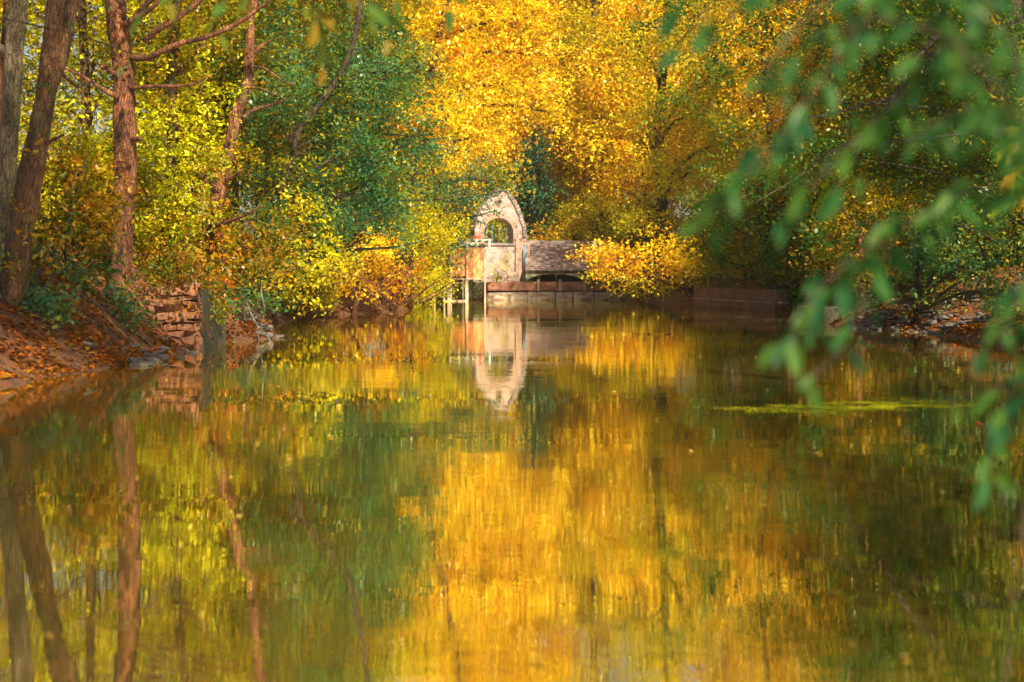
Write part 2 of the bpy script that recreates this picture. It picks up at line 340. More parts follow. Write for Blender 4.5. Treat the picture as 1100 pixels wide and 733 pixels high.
def spray_cloud(blobs, L, dens, per=26, spread=None, flat=.2):
    """blobs: (centre, (rx,ry,rz), density) -> leaf centres and normals grouped in flattened drooping sprays"""
    cs = []; ns = []; tips = []; rn = []
    spread = spread or L * 3.6
    for c, r, dn in blobs:
        c = np.array(c); r = np.array(r)
        area = math.pi * r[0] * r[2]
        k = max(2, int(dens * dn * area / (.14 * L * L) / per))
        d = unit(rng.normal(size=(k, 3))); rr = rng.random(k) ** .42
        lump = 1 + .22 * np.sin(d[:, 0] * 5 + c[0]) * np.cos(d[:, 2] * 6 + c[2])
        p = c + d * r * (rr * lump)[:, None]
        wl = spread * 3.4
        fld = np.sin(p[:, 0] / wl * 6.28 + p[:, 2] * 1.7 / wl) + np.sin(p[:, 2] / wl * 6.9 - p[:, 1] / wl * 3 + c[0]) + np.sin(p[:, 1] / wl * 5 + p[:, 0] * 2 / wl)
        kp = (fld > -.35) | (rng.random(k) < .12)
        if kp.sum() > 2: p = p[kp]; d = d[kp]; k = len(p)
        ax = unit(d * np.array((1, 1, .35)) + rng.normal(size=(k, 3)) * .35 + np.array((0, 0, -.12)))
        up = unit(np.array((0, 0, 1.0)) + d * .35 + rng.normal(size=(k, 3)) * .42)
        sd = unit(np.cross(ax, up)); up = np.cross(sd, ax)
        tt = rng.uniform(-1, 1, (k, per)); wd = rng.normal(size=(k, per)) * .5 * (1.1 - .5 * tt); hh = rng.normal(size=(k, per)) * flat
        q = p[:, None] + spread * (ax[:, None] * tt[..., None] * 1.25 + sd[:, None] * wd[..., None] + up[:, None] * (hh - .25 * tt ** 2)[..., None])
        nm = unit(up[:, None] * 1.0 + rng.normal(size=(k, per, 3)) * .42); rn.append((rng.random((k, 1)) * .6 + rng.random((k, per)) * .4).ravel())
        cs.append(q.reshape(-1, 3)); ns.append(nm.reshape(-1, 3)); tips.append((p, ax))
    return np.concatenate(cs), np.concatenate(ns), tips, np.concatenate(rn)
def crown(parent, blobs, mname, L, dens=1.3, nper=4, name='crown', origin=(0, 0, 0), per=26, spread=None, label=None, aspect=.55):
    cen, nm, tips, rn = spray_cloud(blobs, L, dens, per, spread)
    V = make_leaves(cen, nm, L, nper=nper, aspect=aspect)
    o = mesh_np(name, V, nper, M[mname], parent, rnd=rn, origin=origin)
    if label: o['label'] = label
    return o, tips
def twigs(mb, blobs, tips, r0, share=.35, sides=3):
    for (c, r, dn), (p, ax) in zip(blobs, tips):
        c = np.array(c)
        for i in range(len(p)):
            if random.random() > share: continue
            e = p[i] + ax[i] * r0 * 14; s = c + (p[i] - c) * random.uniform(0, .06)
            mb.tube([s, (s + e) / 2 + np.array((0, 0, r0 * 6)), e], [r0, r0 * .7, r0 * .3], sides, False)
def B(px, py, Y, rx, ry, dep=None, dn=1.0):
    k = Y / F
    return (P(px, py, Y), (rx * k, dep if dep else rx * k * .9, ry * k), dn)
def tree(name, label, cat, stems, blobs, mname, L, barkm, dens=1.3, nper=4, group=None, extra=(), tw=.25, limb_r=None, roots=0, limbs=True, limb_dn=.3, sides=10, trunk_rough=.05):
    """stems: list of (points, radii); each blob gets a limb from the nearest lower stem point"""
    base = np.array(stems[0][0][0], float)
    root = empty(name, base, label, cat, group)
    mb = MB()
    allp = []
    for pts, rs in stems:
        mb.tube(pts, rs, sides, True, trunk_rough)
        for i in range(len(pts) - 1):
            for k in range(4):
                allp.append((np.array(pts[i], float) * (1 - k / 4) + np.array(pts[i + 1], float) * k / 4, rs[i]))
    done = []
    if limbs:
        for c, r, dn in blobs:
            if dn < limb_dn: continue
            done.append(c)
            best = min(allp[1:], key=lambda q: np.linalg.norm(q[0] - c) + 2.2 * max(0, q[0][2] - c[2] + 1.0))
            s = best[0]; lr = limb_r or min(best[1] * .5, .02 * np.linalg.norm(c - s) + .02)
            mid = (s + c) / 2 + np.array((random.uniform(-.2, .2), random.uniform(-.2, .2), .05 * np.linalg.norm(c - s)))
            e = c + (c - s) * .25
            mb.tube([s, mid, c, e], [lr, lr * .75, lr * .45, lr * .2], 6)
    for c, r, dn in blobs:
        if dn >= limb_dn or not limbs: continue
        s = min(done + [q[0] for q in allp[1:]], key=lambda q: np.linalg.norm(q - c)); done.append(c)
        lr = min(.012, L * .12) if L < .13 else .02
        mb.tube([s, (s + c) / 2 + np.array((0, 0, .03 * np.linalg.norm(c - s))), c], [lr, lr * .8, lr * .4], 4)
    for pts, rs in extra: mb.tube(pts, rs, 7, True, .06)
    for k in range(roots):
        th = 2 * math.pi * k / roots + .4; r = stems[0][1][0]
        q = [base + np.array((0, 0, .35))]
        for s_ in (1.2, 2.2, 3.4, 4.6):
            t2 = th + random.uniform(-.25, .25)
            x = base[0] + math.cos(t2) * r * s_; y = base[1] + math.sin(t2) * r * s_
            q.append(np.array((x, y, min(hz(x, y), base[2] + .05) - .005 * s_)))
        mb.tube(q, [r * .5, r * .3, r * .2, r * .13, r * .05], 7)
    o, tips = crown(root, blobs, mname, L, dens, nper, origin=base)
    if tw: twigs(mb, blobs, tips, L * .07, tw)
    mb.build('trunk', M[barkm], root, base, smooth=True)
    return root
def stem(pts, rpx):
    """pts: (px,py,Y) list; rpx: half widths in pixels"""
    q = [P(*p) for p in pts]
    return (q, [r * p[2] / F for r, p in zip(rpx, pts)])
def ground_at(px, Y, sink=.1):
    p = P(px, 300, Y); return np.array((p[0], Y, hz(p[0], Y) - sink))
def hit(px, py):
    for Y in np.arange(12, 70, .1):
        q = P(px, py, Y)
        if hz(q[0], Y) >= q[2]: return float(Y)
    return 30.0
def gstem(px, Y, pts, rpx):
    q, r = stem(pts, rpx[1:]); g = ground_at(px, Y)
    return ([g] + q, [rpx[0] * Y / F] + r)

# ---- left bank trunks
st = gstem(-6, 21, [(0, 260, 21), (6, 200, 21), (11, 130, 21), (15, 60, 21), (20, 0, 21), (24, -120, 21), (20, -260, 21)], [13, 11, 10, 10, 10, 10, 9, 7])
tree('birch_tree', 'pale grey straight trunk at the far left edge of the picture', 'tree', [st],
     [B(-60, -120, 22, 90, 60, dn=.5), B(20, -190, 22, 90, 50, dn=.5), B(-90, 20, 24, 50, 60, dn=.7)], 'lime', .10, 'bark_grey', nper=4, roots=5)
st = gstem(14, 20, [(18, 275, 20), (30, 215, 20), (41, 150, 20), (48, 110, 20), (53, 70, 20), (60, 0, 20), (66, -120, 20), (60, -240, 20)], [17, 14, 12.5, 11.5, 11, 10.5, 10, 9, 7])
st2 = stem([(49, 105, 20.0), (58, 82, 20), (68, 50, 20.1), (78, 0, 20.2), (92, -90, 20.4)], [9, 8.5, 8, 7, 5])
st3 = stem([(12, 300, 20.4), (18, 240, 20.4), (24, 195, 20.4), (34, 150, 20.3), (44, 115, 20.1)], [9, 8, 7, 6, 5])
tree('forked_tree', 'thick brown trunk forking near the top beside the pale trunk', 'tree', [st, st2, st3],
     [B(120, -160, 21, 100, 50, dn=.35), B(60, -220, 22, 80, 50, dn=.4), B(190, -210, 23, 80, 45, dn=.4)], 'lime', .10, 'bark_brown', roots=6,
     extra=[stem([(44, 158, 20), (55, 152, 19.8), (68, 145, 19.5)], [3, 2.2, 1.2])])
st = gstem(2, 24.5, [(1, 200, 24.5), (5, 90, 24.5), (10, 0, 24.5), (14, -120, 24.5)], [9, 7, 6.5, 6, 5])
tree('young_tree', 'slim reddish trunk half hidden behind the pale trunk', 'tree', [st], [B(-20, -150, 25, 60, 60), B(20, -60, 25.5, 40, 30, dn=.5)], 'orange', .10, 'bark_orange')
# main orange trunk
st = gstem(131, 25.2, [(132, 340, 25.2), (130, 300, 25.3), (132, 250, 25.4), (135, 190, 25.5), (134, 120, 25.5), (132, 70, 25.5), (125, 15, 25.5), (121, -60, 25.5), (128, -160, 25.6), (120, -280, 25.6)], [18, 15, 11.5, 11, 11.5, 11.5, 11, 11.5, 11, 9, 7])
ex = [stem([(130, 28, 25.4), (150, 18, 25.0), (168, 4, 24.8), (185, -20, 24.6)], [4, 3, 2.4, 2]),
      stem([(142, 62, 25.4), (160, 62, 25.0), (190, 48, 24.8), (222, 40, 24.6), (250, 28, 24.5), (280, 8, 24.4), (300, -10, 24.3)], [4, 3.2, 3, 2.8, 2.5, 2, 1.6]),
      stem([(155, 44, 25.2), (172, 30, 25.0), (190, 20, 24.9), (215, 0, 24.8), (235, -20, 24.8)], [3.5, 3.8, 3, 3.2, 2.5]),
      stem([(140, 95, 25.4), (165, 93, 25.0), (200, 92, 24.9), (222, 84, 24.8)], [3, 2, 1.6, .8]),
      stem([(126, 104, 25.3), (112, 97, 25.1), (95, 86, 25.0), (68, 72, 24.8)], [4, 2.6, 2, 1.4]),
      stem([(142, 150, 25.4), (150, 149, 25.2), (152, 150, 25.2)], [3, 2.5, 1.5]),
      stem([(128, 82, 25.4), (117, 75, 25.3), (108, 72, 25.2)], [4, 2.5, 2])]
tree('alder_tree', 'tall orange brown trunk with knotty sunlit bark on the left bank', 'tree', [st],
     [B(90, -210, 26, 90, 45, dn=.5), B(190, -180, 26, 100, 45, dn=.45), B(250, -220, 26, 90, 40, dn=.5), B(150, -70, 24.5, 70, 22, dn=.25), B(230, -40, 24.6, 40, 18, dn=.3)],
     'lime', .10, 'bark_orange', extra=ex, roots=8, trunk_rough=.12, sides=14)
st = gstem(206, 31, [(214, 300, 31), (224, 245, 31), (236, 205, 31), (246, 160, 31), (256, 118, 31), (265, 95, 31), (268, 60, 31), (270, 15, 31), (284, -60, 31), (280, -160, 31)], [10, 9, 8.5, 8, 6.5, 6, 5.5, 5.5, 5, 4.5, 3])
tree('leaning_tree', 'slender leaning orange trunk with bare twigs above the stone abutment', 'tree', [st],
     [B(300, 40, 33, 45, 50, dn=.55), B(310, -60, 33, 70, 45, dn=.9), B(240, -110, 32, 60, 40), B(300, 110, 34, 35, 35, dn=.6), B(340, -140, 33, 70, 40)], 'green', .10, 'bark_orange',
     extra=[stem([(268, 72, 30.9), (285, 74, 30.6), (305, 88, 30.4), (318, 90, 30.3)], [1.8, 1.2, .8, .4]), stem([(265, 95, 30.9), (280, 95, 30.6), (300, 104, 30.4)], [1.8, 1, .4]),
            stem([(236, 205, 30.9), (222, 196, 30.7), (214, 180, 30.6)], [4, 2.5, 1]), stem([(240, 196, 30.9), (256, 186, 30.6), (262, 182, 30.5)], [3, 2, 1]),
            stem([(224, 245, 30.9), (240, 240, 30.3), (262, 232, 29.8), (282, 220, 29.5)], [3.2, 2.6, 1.6, .8])])
al = bpy.data.objects['alder_tree']
crown(al, [B(132, 300, 25.15, 15, 34, .3, .3), B(140, 225, 25.2, 11, 40, .25, .25), B(126, 160, 25.3, 9, 30, .25, .2), B(140, 60, 25.3, 9, 26, .25, .2)], 'dusk', .085, 1.0, 6, name='ivy', origin=al.location)
fk = bpy.data.objects['forked_tree']
crown(fk, [B(30, 250, 19.8, 14, 40, .3, .28), B(20, 290, 19.7, 20, 24, .3, .3), B(52, 130, 19.8, 10, 40, .25, .18)], 'dusk', .08, 1.0, 6, name='ivy', origin=fk.location)
# ivy wall behind the alder
st = gstem(178, 29.5, [(180, 250, 29.5), (186, 180, 29.6), (184, 90, 29.6), (190, 0, 29.6), (196, -120, 29.6)], [9, 8, 7, 6, 5, 4])
tree('ivy_tree', 'ivy covered tree lit bright yellow green right of the orange trunk', 'tree', [st],
     [B(182, 40, 29.6, 46, 42), B(215, 95, 29.8, 40, 40, dn=.9), B(172, 130, 29.5, 34, 40), B(200, 165, 29.4, 40, 36), B(180, 222, 29.0, 36, 32), B(165, 262, 28.3, 24, 40), B(205, 215, 29, 28, 50),
      B(170, -60, 29.6, 60, 50), B(230, -20, 30, 40, 40, dn=.8), B(195, 270, 28.5, 22, 20), B(160, -150, 30, 80, 50), B(230, 30, 30, 34, 34, dn=.8)], 'lime', .085, 'bark_brown', nper=6, dens=1.0)
st = gstem(95, 33, [(96, 200, 33), (92, 100, 33), (88, 0, 33), (84, -100, 33)], [7, 6, 5, 4.5, 3])
tree('ash_tree', 'yellow green tree seen between the two nearest left trunks', 'tree', [st],
     [B(100, 45, 33, 45, 36), B(45, 60, 33.5, 40, 50, dn=.9), B(108, 105, 33, 28, 20, dn=.85), B(60, 108, 33.5, 30, 16, dn=.5), B(25, 130, 33, 30, 50), B(118, 150, 32, 20, 24, dn=.8), B(118, 190, 32, 26, 60), B(70, 215, 33, 40, 40), B(80, -60, 33, 80, 55, dn=.8), B(0, -30, 33, 60, 60), B(68, 165, 33.5, 26, 10, dn=.22)], 'lime', .12, 'bark_brown', nper=4)
st = gstem(72, 22.6, [(72, 250, 22.6), (76, 210, 22.6), (84, 180, 22.6)], [3, 2.4, 2, 1])
tree('leafy_shrub', 'dark green leafy shrub on the bank between the forked and orange trunks', 'shrub', [st],
     [B(70, 195, 23, 28, 34), B(95, 215, 22.6, 28, 22), B(72, 240, 22.5, 30, 22), B(108, 245, 22.6, 24, 26), B(60, 270, 22, 26, 14, dn=.7), B(112, 280, 22.8, 20, 20, dn=.8), B(90, 180, 22.8, 22, 12, dn=.6), B(118, 205, 23, 16, 20, dn=.8), B(85, 262, 22.8, 30, 18), B(55, 215, 23.5, 26, 26), B(40, 250, 23, 26, 20, dn=.8), B(105, 290, 23, 20, 12, dn=.6)], 'dusk', .085, 'bark_brown', nper=6, dens=1.1, tw=.6)
Yh = hit(48, 345)
st = gstem(50, Yh, [(50, 330, Yh)], [1.6, .8])
tree('ground_ivy', 'small dark green plant clinging to the slope below the forked trunk', 'plant', [st],
     [B(42, 324, Yh, 20, 12, dn=.8), B(58, 340, Yh - .2, 12, 14, dn=.8), B(30, 314, Yh + .3, 10, 8, dn=.6)], 'teal', .075, 'bark_dark', nper=6, dens=1.0)
st = gstem(128, 24.4, [(128, 330, 24.4)], [1.5, 1])
tree('fern_clump', 'dark green tuft at the foot of the orange trunk', 'plant', [st], [B(126, 322, 24.2, 18, 12), B(142, 332, 24.3, 10, 12), B(112, 312, 24.1, 14, 14, dn=.7)], 'green', .09, 'bark_dark', nper=6)
st = gstem(243, 31.5, [(240, 290, 31.5), (238, 250, 31.6)], [4, 3, 2])
tree('russet_shrub', 'rusty brown shrub hanging above the dark recess beside the abutment', 'shrub', [st],
     [B(232, 262, 31, 24, 28), B(262, 262, 31.5, 28, 30), B(240, 300, 30.5, 22, 18, dn=.8), B(275, 295, 31.3, 26, 20), B(215, 278, 29, 14, 22, dn=.7), B(298, 262, 33, 26, 34), B(232, 225, 31.5, 20, 20, dn=.6)], 'russet', .10, 'bark_orange', nper=4, tw=.7, dens=1.15)
st = gstem(262, 29.5, [(262, 330, 29.5)], [2, 1])
tree('bramble', 'dark bramble trailing over the recess near the bare forked twig', 'plant', [st], [B(255, 325, 29.6, 20, 14, dn=.8), B(285, 322, 30, 22, 14, dn=.8), B(228, 320, 28.3, 10, 12, dn=.6)], 'green', .085, 'bark_dark', nper=4, tw=.6)
# green tree in shade
st = gstem(272, 39, [(290, 230, 39), (308, 190, 39), (316, 160, 39), (324, 135, 39), (345, 110, 39), (375, 60, 39), (390, -20, 39), (400, -160, 39)], [6, 4, 3.6, 3.4, 3, 3, 3, 2.6, 2])
tree('hornbeam_tree', 'broad green tree in shade filling the left centre above the water', 'tree', [st],
     [B(345, 60, 41, 44, 44), B(395, 50, 42, 50, 44), B(350, 140, 41, 46, 40), B(405, 130, 42, 46, 42), B(340, 205, 40, 42, 36), B(390, 200, 41, 48, 36), B(432, 170, 43, 34, 36), B(320, 255, 39, 36, 30), B(365, 250, 40, 40, 26),
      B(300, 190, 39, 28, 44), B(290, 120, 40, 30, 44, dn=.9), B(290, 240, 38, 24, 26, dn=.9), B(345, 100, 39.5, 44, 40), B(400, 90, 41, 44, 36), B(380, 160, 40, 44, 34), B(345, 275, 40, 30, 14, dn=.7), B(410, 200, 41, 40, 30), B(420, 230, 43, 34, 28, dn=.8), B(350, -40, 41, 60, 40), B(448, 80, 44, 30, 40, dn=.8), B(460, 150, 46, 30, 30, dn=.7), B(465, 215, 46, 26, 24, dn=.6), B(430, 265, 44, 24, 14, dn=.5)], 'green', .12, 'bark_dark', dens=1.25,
     extra=[stem([(316, 160, 38.8), (312, 150, 38.7), (314, 135, 38.6)], [2, 1.4, .8])])
hb = bpy.data.objects['hornbeam_tree']
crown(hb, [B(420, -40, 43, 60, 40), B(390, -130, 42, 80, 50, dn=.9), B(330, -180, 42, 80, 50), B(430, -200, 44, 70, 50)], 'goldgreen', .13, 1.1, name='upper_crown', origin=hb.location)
st = gstem(322, 46, [(322, 330, 46)], [3, 2])
tree('willow_bush', 'bright yellow green bush leaning over the water on the left', 'bush', [st],
     [B(312, 318, 45, 24, 16), B(340, 312, 46, 24, 20), B(325, 296, 46, 20, 16), B(300, 328, 44.5, 10, 9, dn=.8), B(352, 328, 46, 14, 8, dn=.8)], 'lime', .08, 'bark_brown', nper=6, tw=.5)
st = gstem(380, 50, [(382, 310, 50)], [3, 2])
tree('golden_bush', 'golden bush between the yellow green bush and the orange brushwood', 'bush', [st],
     [B(375, 290, 50, 26, 22), B(400, 285, 51, 28, 22), B(385, 312, 50, 22, 12, dn=.8), B(360, 272, 50, 22, 18, dn=.8), B(410, 262, 52, 28, 20, dn=.8)], 'gold', .12, 'bark_orange', tw=.5)
st = gstem(415, 54, [(415, 318, 54)], [3, 2])
brush = [stem([(395 + 5 * i, 326, 54), (390 + 8 * i + random.uniform(-14, 14), 312 - random.uniform(0, 8), 53.5), (385 + 9 * i + random.uniform(-26, 26), 296 + random.uniform(-8, 8), 53)], [.9, .6, .3]) for i in range(12)]
tree('brushwood', 'orange sunlit brushwood of bare twigs at the water edge', 'brushwood', [st],
     [B(425, 305, 54, 26, 14, dn=.6), B(400, 318, 53, 26, 8, dn=.6), B(440, 290, 55, 26, 18)], 'orange', .12, 'bark_orange', tw=1.0, extra=brush)
st = gstem(432, 57, [(438, 300, 57), (448, 250, 57)], [2.4, 2, 1.5])
tree('hazel_tree', 'brown and olive tree at the bank just left of the timber sluice', 'tree', [st],
     [B(455, 300, 57, 24, 22), B(440, 262, 57, 30, 26), B(470, 275, 57, 22, 24), B(462, 240, 58, 30, 24), B(440, 225, 58, 28, 24), B(474, 305, 58, 10, 18, dn=.6), B(482, 250, 58, 16, 18, dn=.6)], 'olive', .13, 'bark_dark')
# golden tree over the arch
gst = gstem(412, 66, [(430, 250, 66), (445, 170, 66), (460, 90, 66), (480, 0, 67), (495, -110, 67)], [7, 6, 5, 4.5, 4, 3])
tree('maple_tree', 'sunlit golden tree reaching out over the left side of the arch', 'tree', [gst],
     [B(470, 40, 66, 44, 44), B(520, 25, 68, 46, 40), B(500, 95, 67, 50, 42), B(550, 90, 70, 46, 44), B(560, 20, 70, 44, 40), B(465, 125, 65, 42, 40), B(520, 145, 68, 48, 28), B(470, 190, 64, 40, 30), B(440, 140, 64, 30, 36),
      B(580, 60, 72, 40, 40, dn=.8), B(495, -60, 68, 70, 50), B(570, -70, 70, 70, 50), B(455, -60, 66, 50, 50), B(520, -150, 69, 80, 50), B(600, -140, 72, 70, 50), B(590, 120, 74, 34, 24, dn=.7)], 'gold', .17, 'bark_brown', dens=1.35)
st = gstem(428, 62, [(445, 230, 62), (475, 200, 62), (500, 192, 62), (528, 196, 62)], [4, 3.5, 3, 2, 1])
tree('elm_tree', 'dark green bough with small leaves crossing in front of the arch top', 'tree', [st],
     [B(475, 200, 62, 26, 18), B(500, 190, 62, 28, 14), B(528, 184, 63, 28, 14), B(497, 218, 62, 26, 16, dn=1.2), B(520, 210, 62.5, 18, 13, dn=.9), B(543, 196, 63, 16, 9, dn=.8), B(512, 232, 62.5, 14, 10, dn=.7), B(484, 240, 62, 18, 16, dn=1), B(488, 262, 62, 12, 12, dn=.5), B(484, 285, 62, 16, 14, dn=.5), B(478, 312, 61, 12, 12, dn=.5), B(492, 262, 62, 12, 10, dn=.4), B(460, 170, 62, 30, 20)], 'teal', .13, 'bark_dark', dens=1.1)
# behind the arch
def conifer():
    base = ground_at(574, 101); root = empty('evergreen_tree', base, 'dark blue green evergreen standing behind the arch to its right', 'tree')
    bl = [B(574, 265 - 14 * k, 101, 38 - 2.6 * k, 14, dn=1.0) for k in range(10)]
    o, tips = crown(root, bl, 'pine', .22, 1.4, origin=base)
    mb = MB(); mb.tube([base, P(574, 200, 101), P(574, 110, 101)], [.3, .2, .05]); twigs(mb, bl, tips, .015, .2)
    mb.build('trunk', M['bark_dark'], root, base, True)
conifer()
st = gstem(603, 97, [(603, 262, 97)], [3, 2])
tree('yellow_bush', 'bright yellow bush showing above the boathouse roof ridge', 'bush', [st], [B(590, 253, 96, 22, 11), B(618, 252, 96, 20, 10), B(600, 243, 97, 16, 8, dn=.7)], 'gold', .2, 'bark_brown')
st = gstem(538, 96, [(538, 262, 96)], [3, 2])
tree('garden_shrub', 'yellow green shrub seen through the arched opening', 'shrub', [st], [B(530, 256, 96, 14, 22), B(545, 250, 97, 14, 24, dn=.9), B(512, 246, 98, 20, 24)], 'lime', .2, 'bark_brown')
st = gstem(646, 111, [(647, 260, 111), (648, 180, 111), (642, 90, 111), (640, 0, 111), (640, -90, 111)], [7, 5, 5, 4.5, 4, 3])
tree('beech_tree', 'hazy golden beech with a dark trunk behind the boathouse roof', 'tree', [st],
     [B(610, 60, 107, 44, 50), B(650, 60, 106, 50, 50), B(610, 140, 107, 40, 40, dn=.9), B(655, 150, 106, 44, 44), B(640, 200, 106, 44, 30), B(600, 180, 112, 30, 40, dn=.8), B(690, 100, 112, 44, 50), B(630, -30, 112, 70, 50), B(640, -110, 112, 80, 50), B(700, -50, 112, 60, 60), B(670, 235, 107, 24, 14)], 'olive', .24, 'bark_dark', dens=1.4)
# right bank, far to near
st = gstem(722, 80, [(715, 240, 80), (705, 160, 80), (712, 80, 80), (718, -20, 80), (720, -140, 80)], [7, 5.5, 5, 4.5, 4, 3])
tree('lime_tree', 'golden tree glowing at the right end of the boathouse', 'tree', [st],
     [B(690, 55, 76, 44, 40, dn=.55), B(735, 40, 75, 44, 44, dn=.7), B(705, 120, 76, 50, 34, dn=.7), B(745, 120, 74, 44, 40), B(700, 175, 76, 40, 30, dn=.6), B(735, 190, 74, 44, 34), B(690, 218, 76, 26, 16, dn=.6), B(780, 80, 72, 40, 50), B(785, 150, 71, 40, 44),
      B(700, -40, 76, 60, 50, dn=.4), B(770, -30, 74, 60, 50, dn=.6), B(720, -130, 76, 90, 50, dn=.4), B(700, 235, 74, 40, 14, dn=.8), B(800, -110, 74, 60, 50)], 'goldgreen', .18, 'bark_dark', dens=1.35)
st = gstem(845, 68, [(835, 200, 68), (825, 120, 68), (822, 40, 68), (830, -80, 68)], [6, 5, 4.5, 4, 3])
tree('sycamore_tree', 'orange gold tree lit from behind at the upper right centre', 'tree', [st],
     [B(820, 60, 64, 44, 40), B(855, 110, 62, 40, 40), B(810, 125, 64, 36, 34), B(865, 50, 62, 40, 40), B(845, 170, 62, 40, 30), B(840, -30, 64, 60, 50), B(900, 20, 60, 50, 50), B(850, -120, 64, 80, 50), B(920, -130, 60, 90, 60), B(900, 120, 60, 40, 50), B(780, -90, 66, 60, 60)], 'gold', .16, 'bark_dark')
st = gstem(752, 67.5, [(722, 300, 67.5), (704, 280, 67.5)], [3, 2.5, 2])
tree('waterside_bush', 'sunlit golden bush overhanging the water in front of the roof end', 'bush', [st],
     [B(712, 258, 66, 24, 12), B(690, 272, 66, 30, 14), B(655, 275, 67, 22, 10, dn=.9), B(720, 278, 66, 22, 16), B(695, 292, 66, 28, 12), B(670, 292, 67, 18, 10, dn=.7), B(730, 262, 66, 14, 12), B(632, 272, 68, 16, 9, dn=.7), B(645, 272, 67.5, 20, 10, dn=1.1), B(655, 288, 67.5, 20, 10, dn=.8), B(735, 285, 66, 18, 14)], 'gold', .15, 'bark_orange', tw=.5, dens=1.3)
st = gstem(756, 68, [(732, 303, 67.8)], [3, 2])
tree('low_thicket', 'dark olive thicket of twigs beneath the golden overhanging bush', 'bush', [st], [B(690, 308, 68.5, 26, 10), B(725, 303, 68, 20, 14), B(658, 300, 70, 16, 8, dn=.7), B(748, 292, 67, 20, 14, dn=.9), B(640, 292, 72, 12, 8, dn=.5)], 'olive', .14, 'bark_orange', tw=1.0)
st = gstem(838, 57, [(830, 280, 57), (820, 250, 57)], [4, 3, 2])
tree('green_shrub', 'green shrub mass above the pink retaining wall', 'shrub', [st],
     [B(775, 240, 58, 34, 26), B(815, 235, 56, 36, 28), B(780, 280, 58, 30, 16), B(825, 275, 55, 34, 20), B(760, 215, 60, 30, 26), B(850, 250, 53, 30, 30), B(860, 290, 52, 30, 16), B(800, 200, 60, 40, 24), B(845, 212, 57, 40, 24), B(775, 300, 60, 30, 10, dn=.7), B(820, 300, 56, 34, 12, dn=.8), B(860, 312, 52, 30, 14)], 'deep', .13, 'bark_brown', dens=1.3)
st = gstem(925, 42, [(925, 280, 42), (922, 240, 42)], [4, 3, 2])
tree('amber_shrub', 'amber shrub catching the sun behind the dark limbs on the right', 'shrub', [st],
     [B(900, 250, 43, 34, 26), B(940, 240, 42, 36, 28), B(915, 285, 42, 34, 18), B(880, 280, 44, 26, 18), B(960, 215, 42, 34, 24), B(905, 215, 44, 34, 22), B(950, 285, 40, 28, 14, dn=.8)], 'amber', .10, 'bark_orange', dens=1.3, tw=.5)
st = gstem(985, 34.5, [(985, 300, 34.5), (990, 260, 34.5)], [4, 3, 2])
tree('ivy_bush', 'green ivy bush spilling over the stony right bank', 'bush', [st],
     [B(1000, 262, 34, 36, 22, dn=.8), B(985, 285, 35, 36, 22), B(1020, 270, 33, 36, 26), B(960, 312, 34.5, 26, 14, dn=.9), B(1000, 315, 33.5, 30, 12, dn=.8), B(1050, 295, 31, 34, 24), B(1090, 270, 30, 36, 34), B(1030, 230, 33, 40, 26), B(1085, 320, 28.5, 26, 16, dn=.8)], 'green', .10, 'bark_dark', nper=6, dens=1.25, tw=.5)
g0 = np.array((11.2, 21, hz(11.2, 21) - .1))
st = ([g0, g0 + (-.2, .3, 3), g0 + (-.5, .2, 7), g0 + (-.6, 0, 12)], [.24, .2, .15, .05])
bl_ = [(np.array(c_, float), r_, .9) for c_, r_ in (((10.4, 21, 5), (1.9, 2.2, 1.1)), ((11.5, 24, 6), (2, 2, 1.3)), ((9.8, 22, 7.8), (2, 2.3, 1.2)), ((11.8, 20, 8.5), (2.2, 2.2, 1.3)), ((9.8, 25, 9.5), (2.2, 2.2, 1.3)), ((11, 22, 11), (2.4, 2.4, 1.3)), ((10, 20, 13), (2, 2, 1.2)), ((9.9, 24, 4.2), (1.4, 1.6, .8)))]
tree('willow_tree', 'leaning green tree whose lowest sprays enter at the right edge above the bank', 'tree', [st], bl_, 'green', .10, 'bark_brown', dens=1.0)  # mostly unseen tree, added to shade the right bank
# big right tree with diagonal limbs
st = gstem(1120, 33, [(1115, 230, 33), (1100, 120, 33), (1090, 20, 33), (1080, -100, 33), (1070, -220, 33)], [14, 11, 10, 9, 8, 6])
ex = [stem([(1092, -40, 33), (1045, 0, 32), (1005, 40, 31), (978, 72, 30.5), (960, 105, 30), (935, 138, 29.5), (890, 165, 29), (850, 195, 28.5), (815, 215, 28)], [3.6, 3.2, 2.8, 2.6, 2.2, 1.8, 1.4, 1, .5]),
      stem([(1100, 120, 33), (1050, 140, 32), (1010, 147, 31.5), (960, 152, 31), (915, 158, 30.5), (880, 168, 30)], [2.6, 2, 1.7, 1.4, 1, .5]),
      stem([(960, 105, 30), (930, 112, 29.6), (880, 125, 29), (840, 128, 28.5), (800, 150, 28)], [1.8, 1.4, 1.1, .8, .4]),
      stem([(935, 138, 29.5), (915, 175, 29.2), (895, 205, 29), (888, 240, 28.8)], [1.6, 1.2, .9, .5]),
      stem([(1075, 60, 33), (1030, 80, 32), (1000, 92, 31.5), (975, 98, 31)], [3, 2, 1.4, .8])]
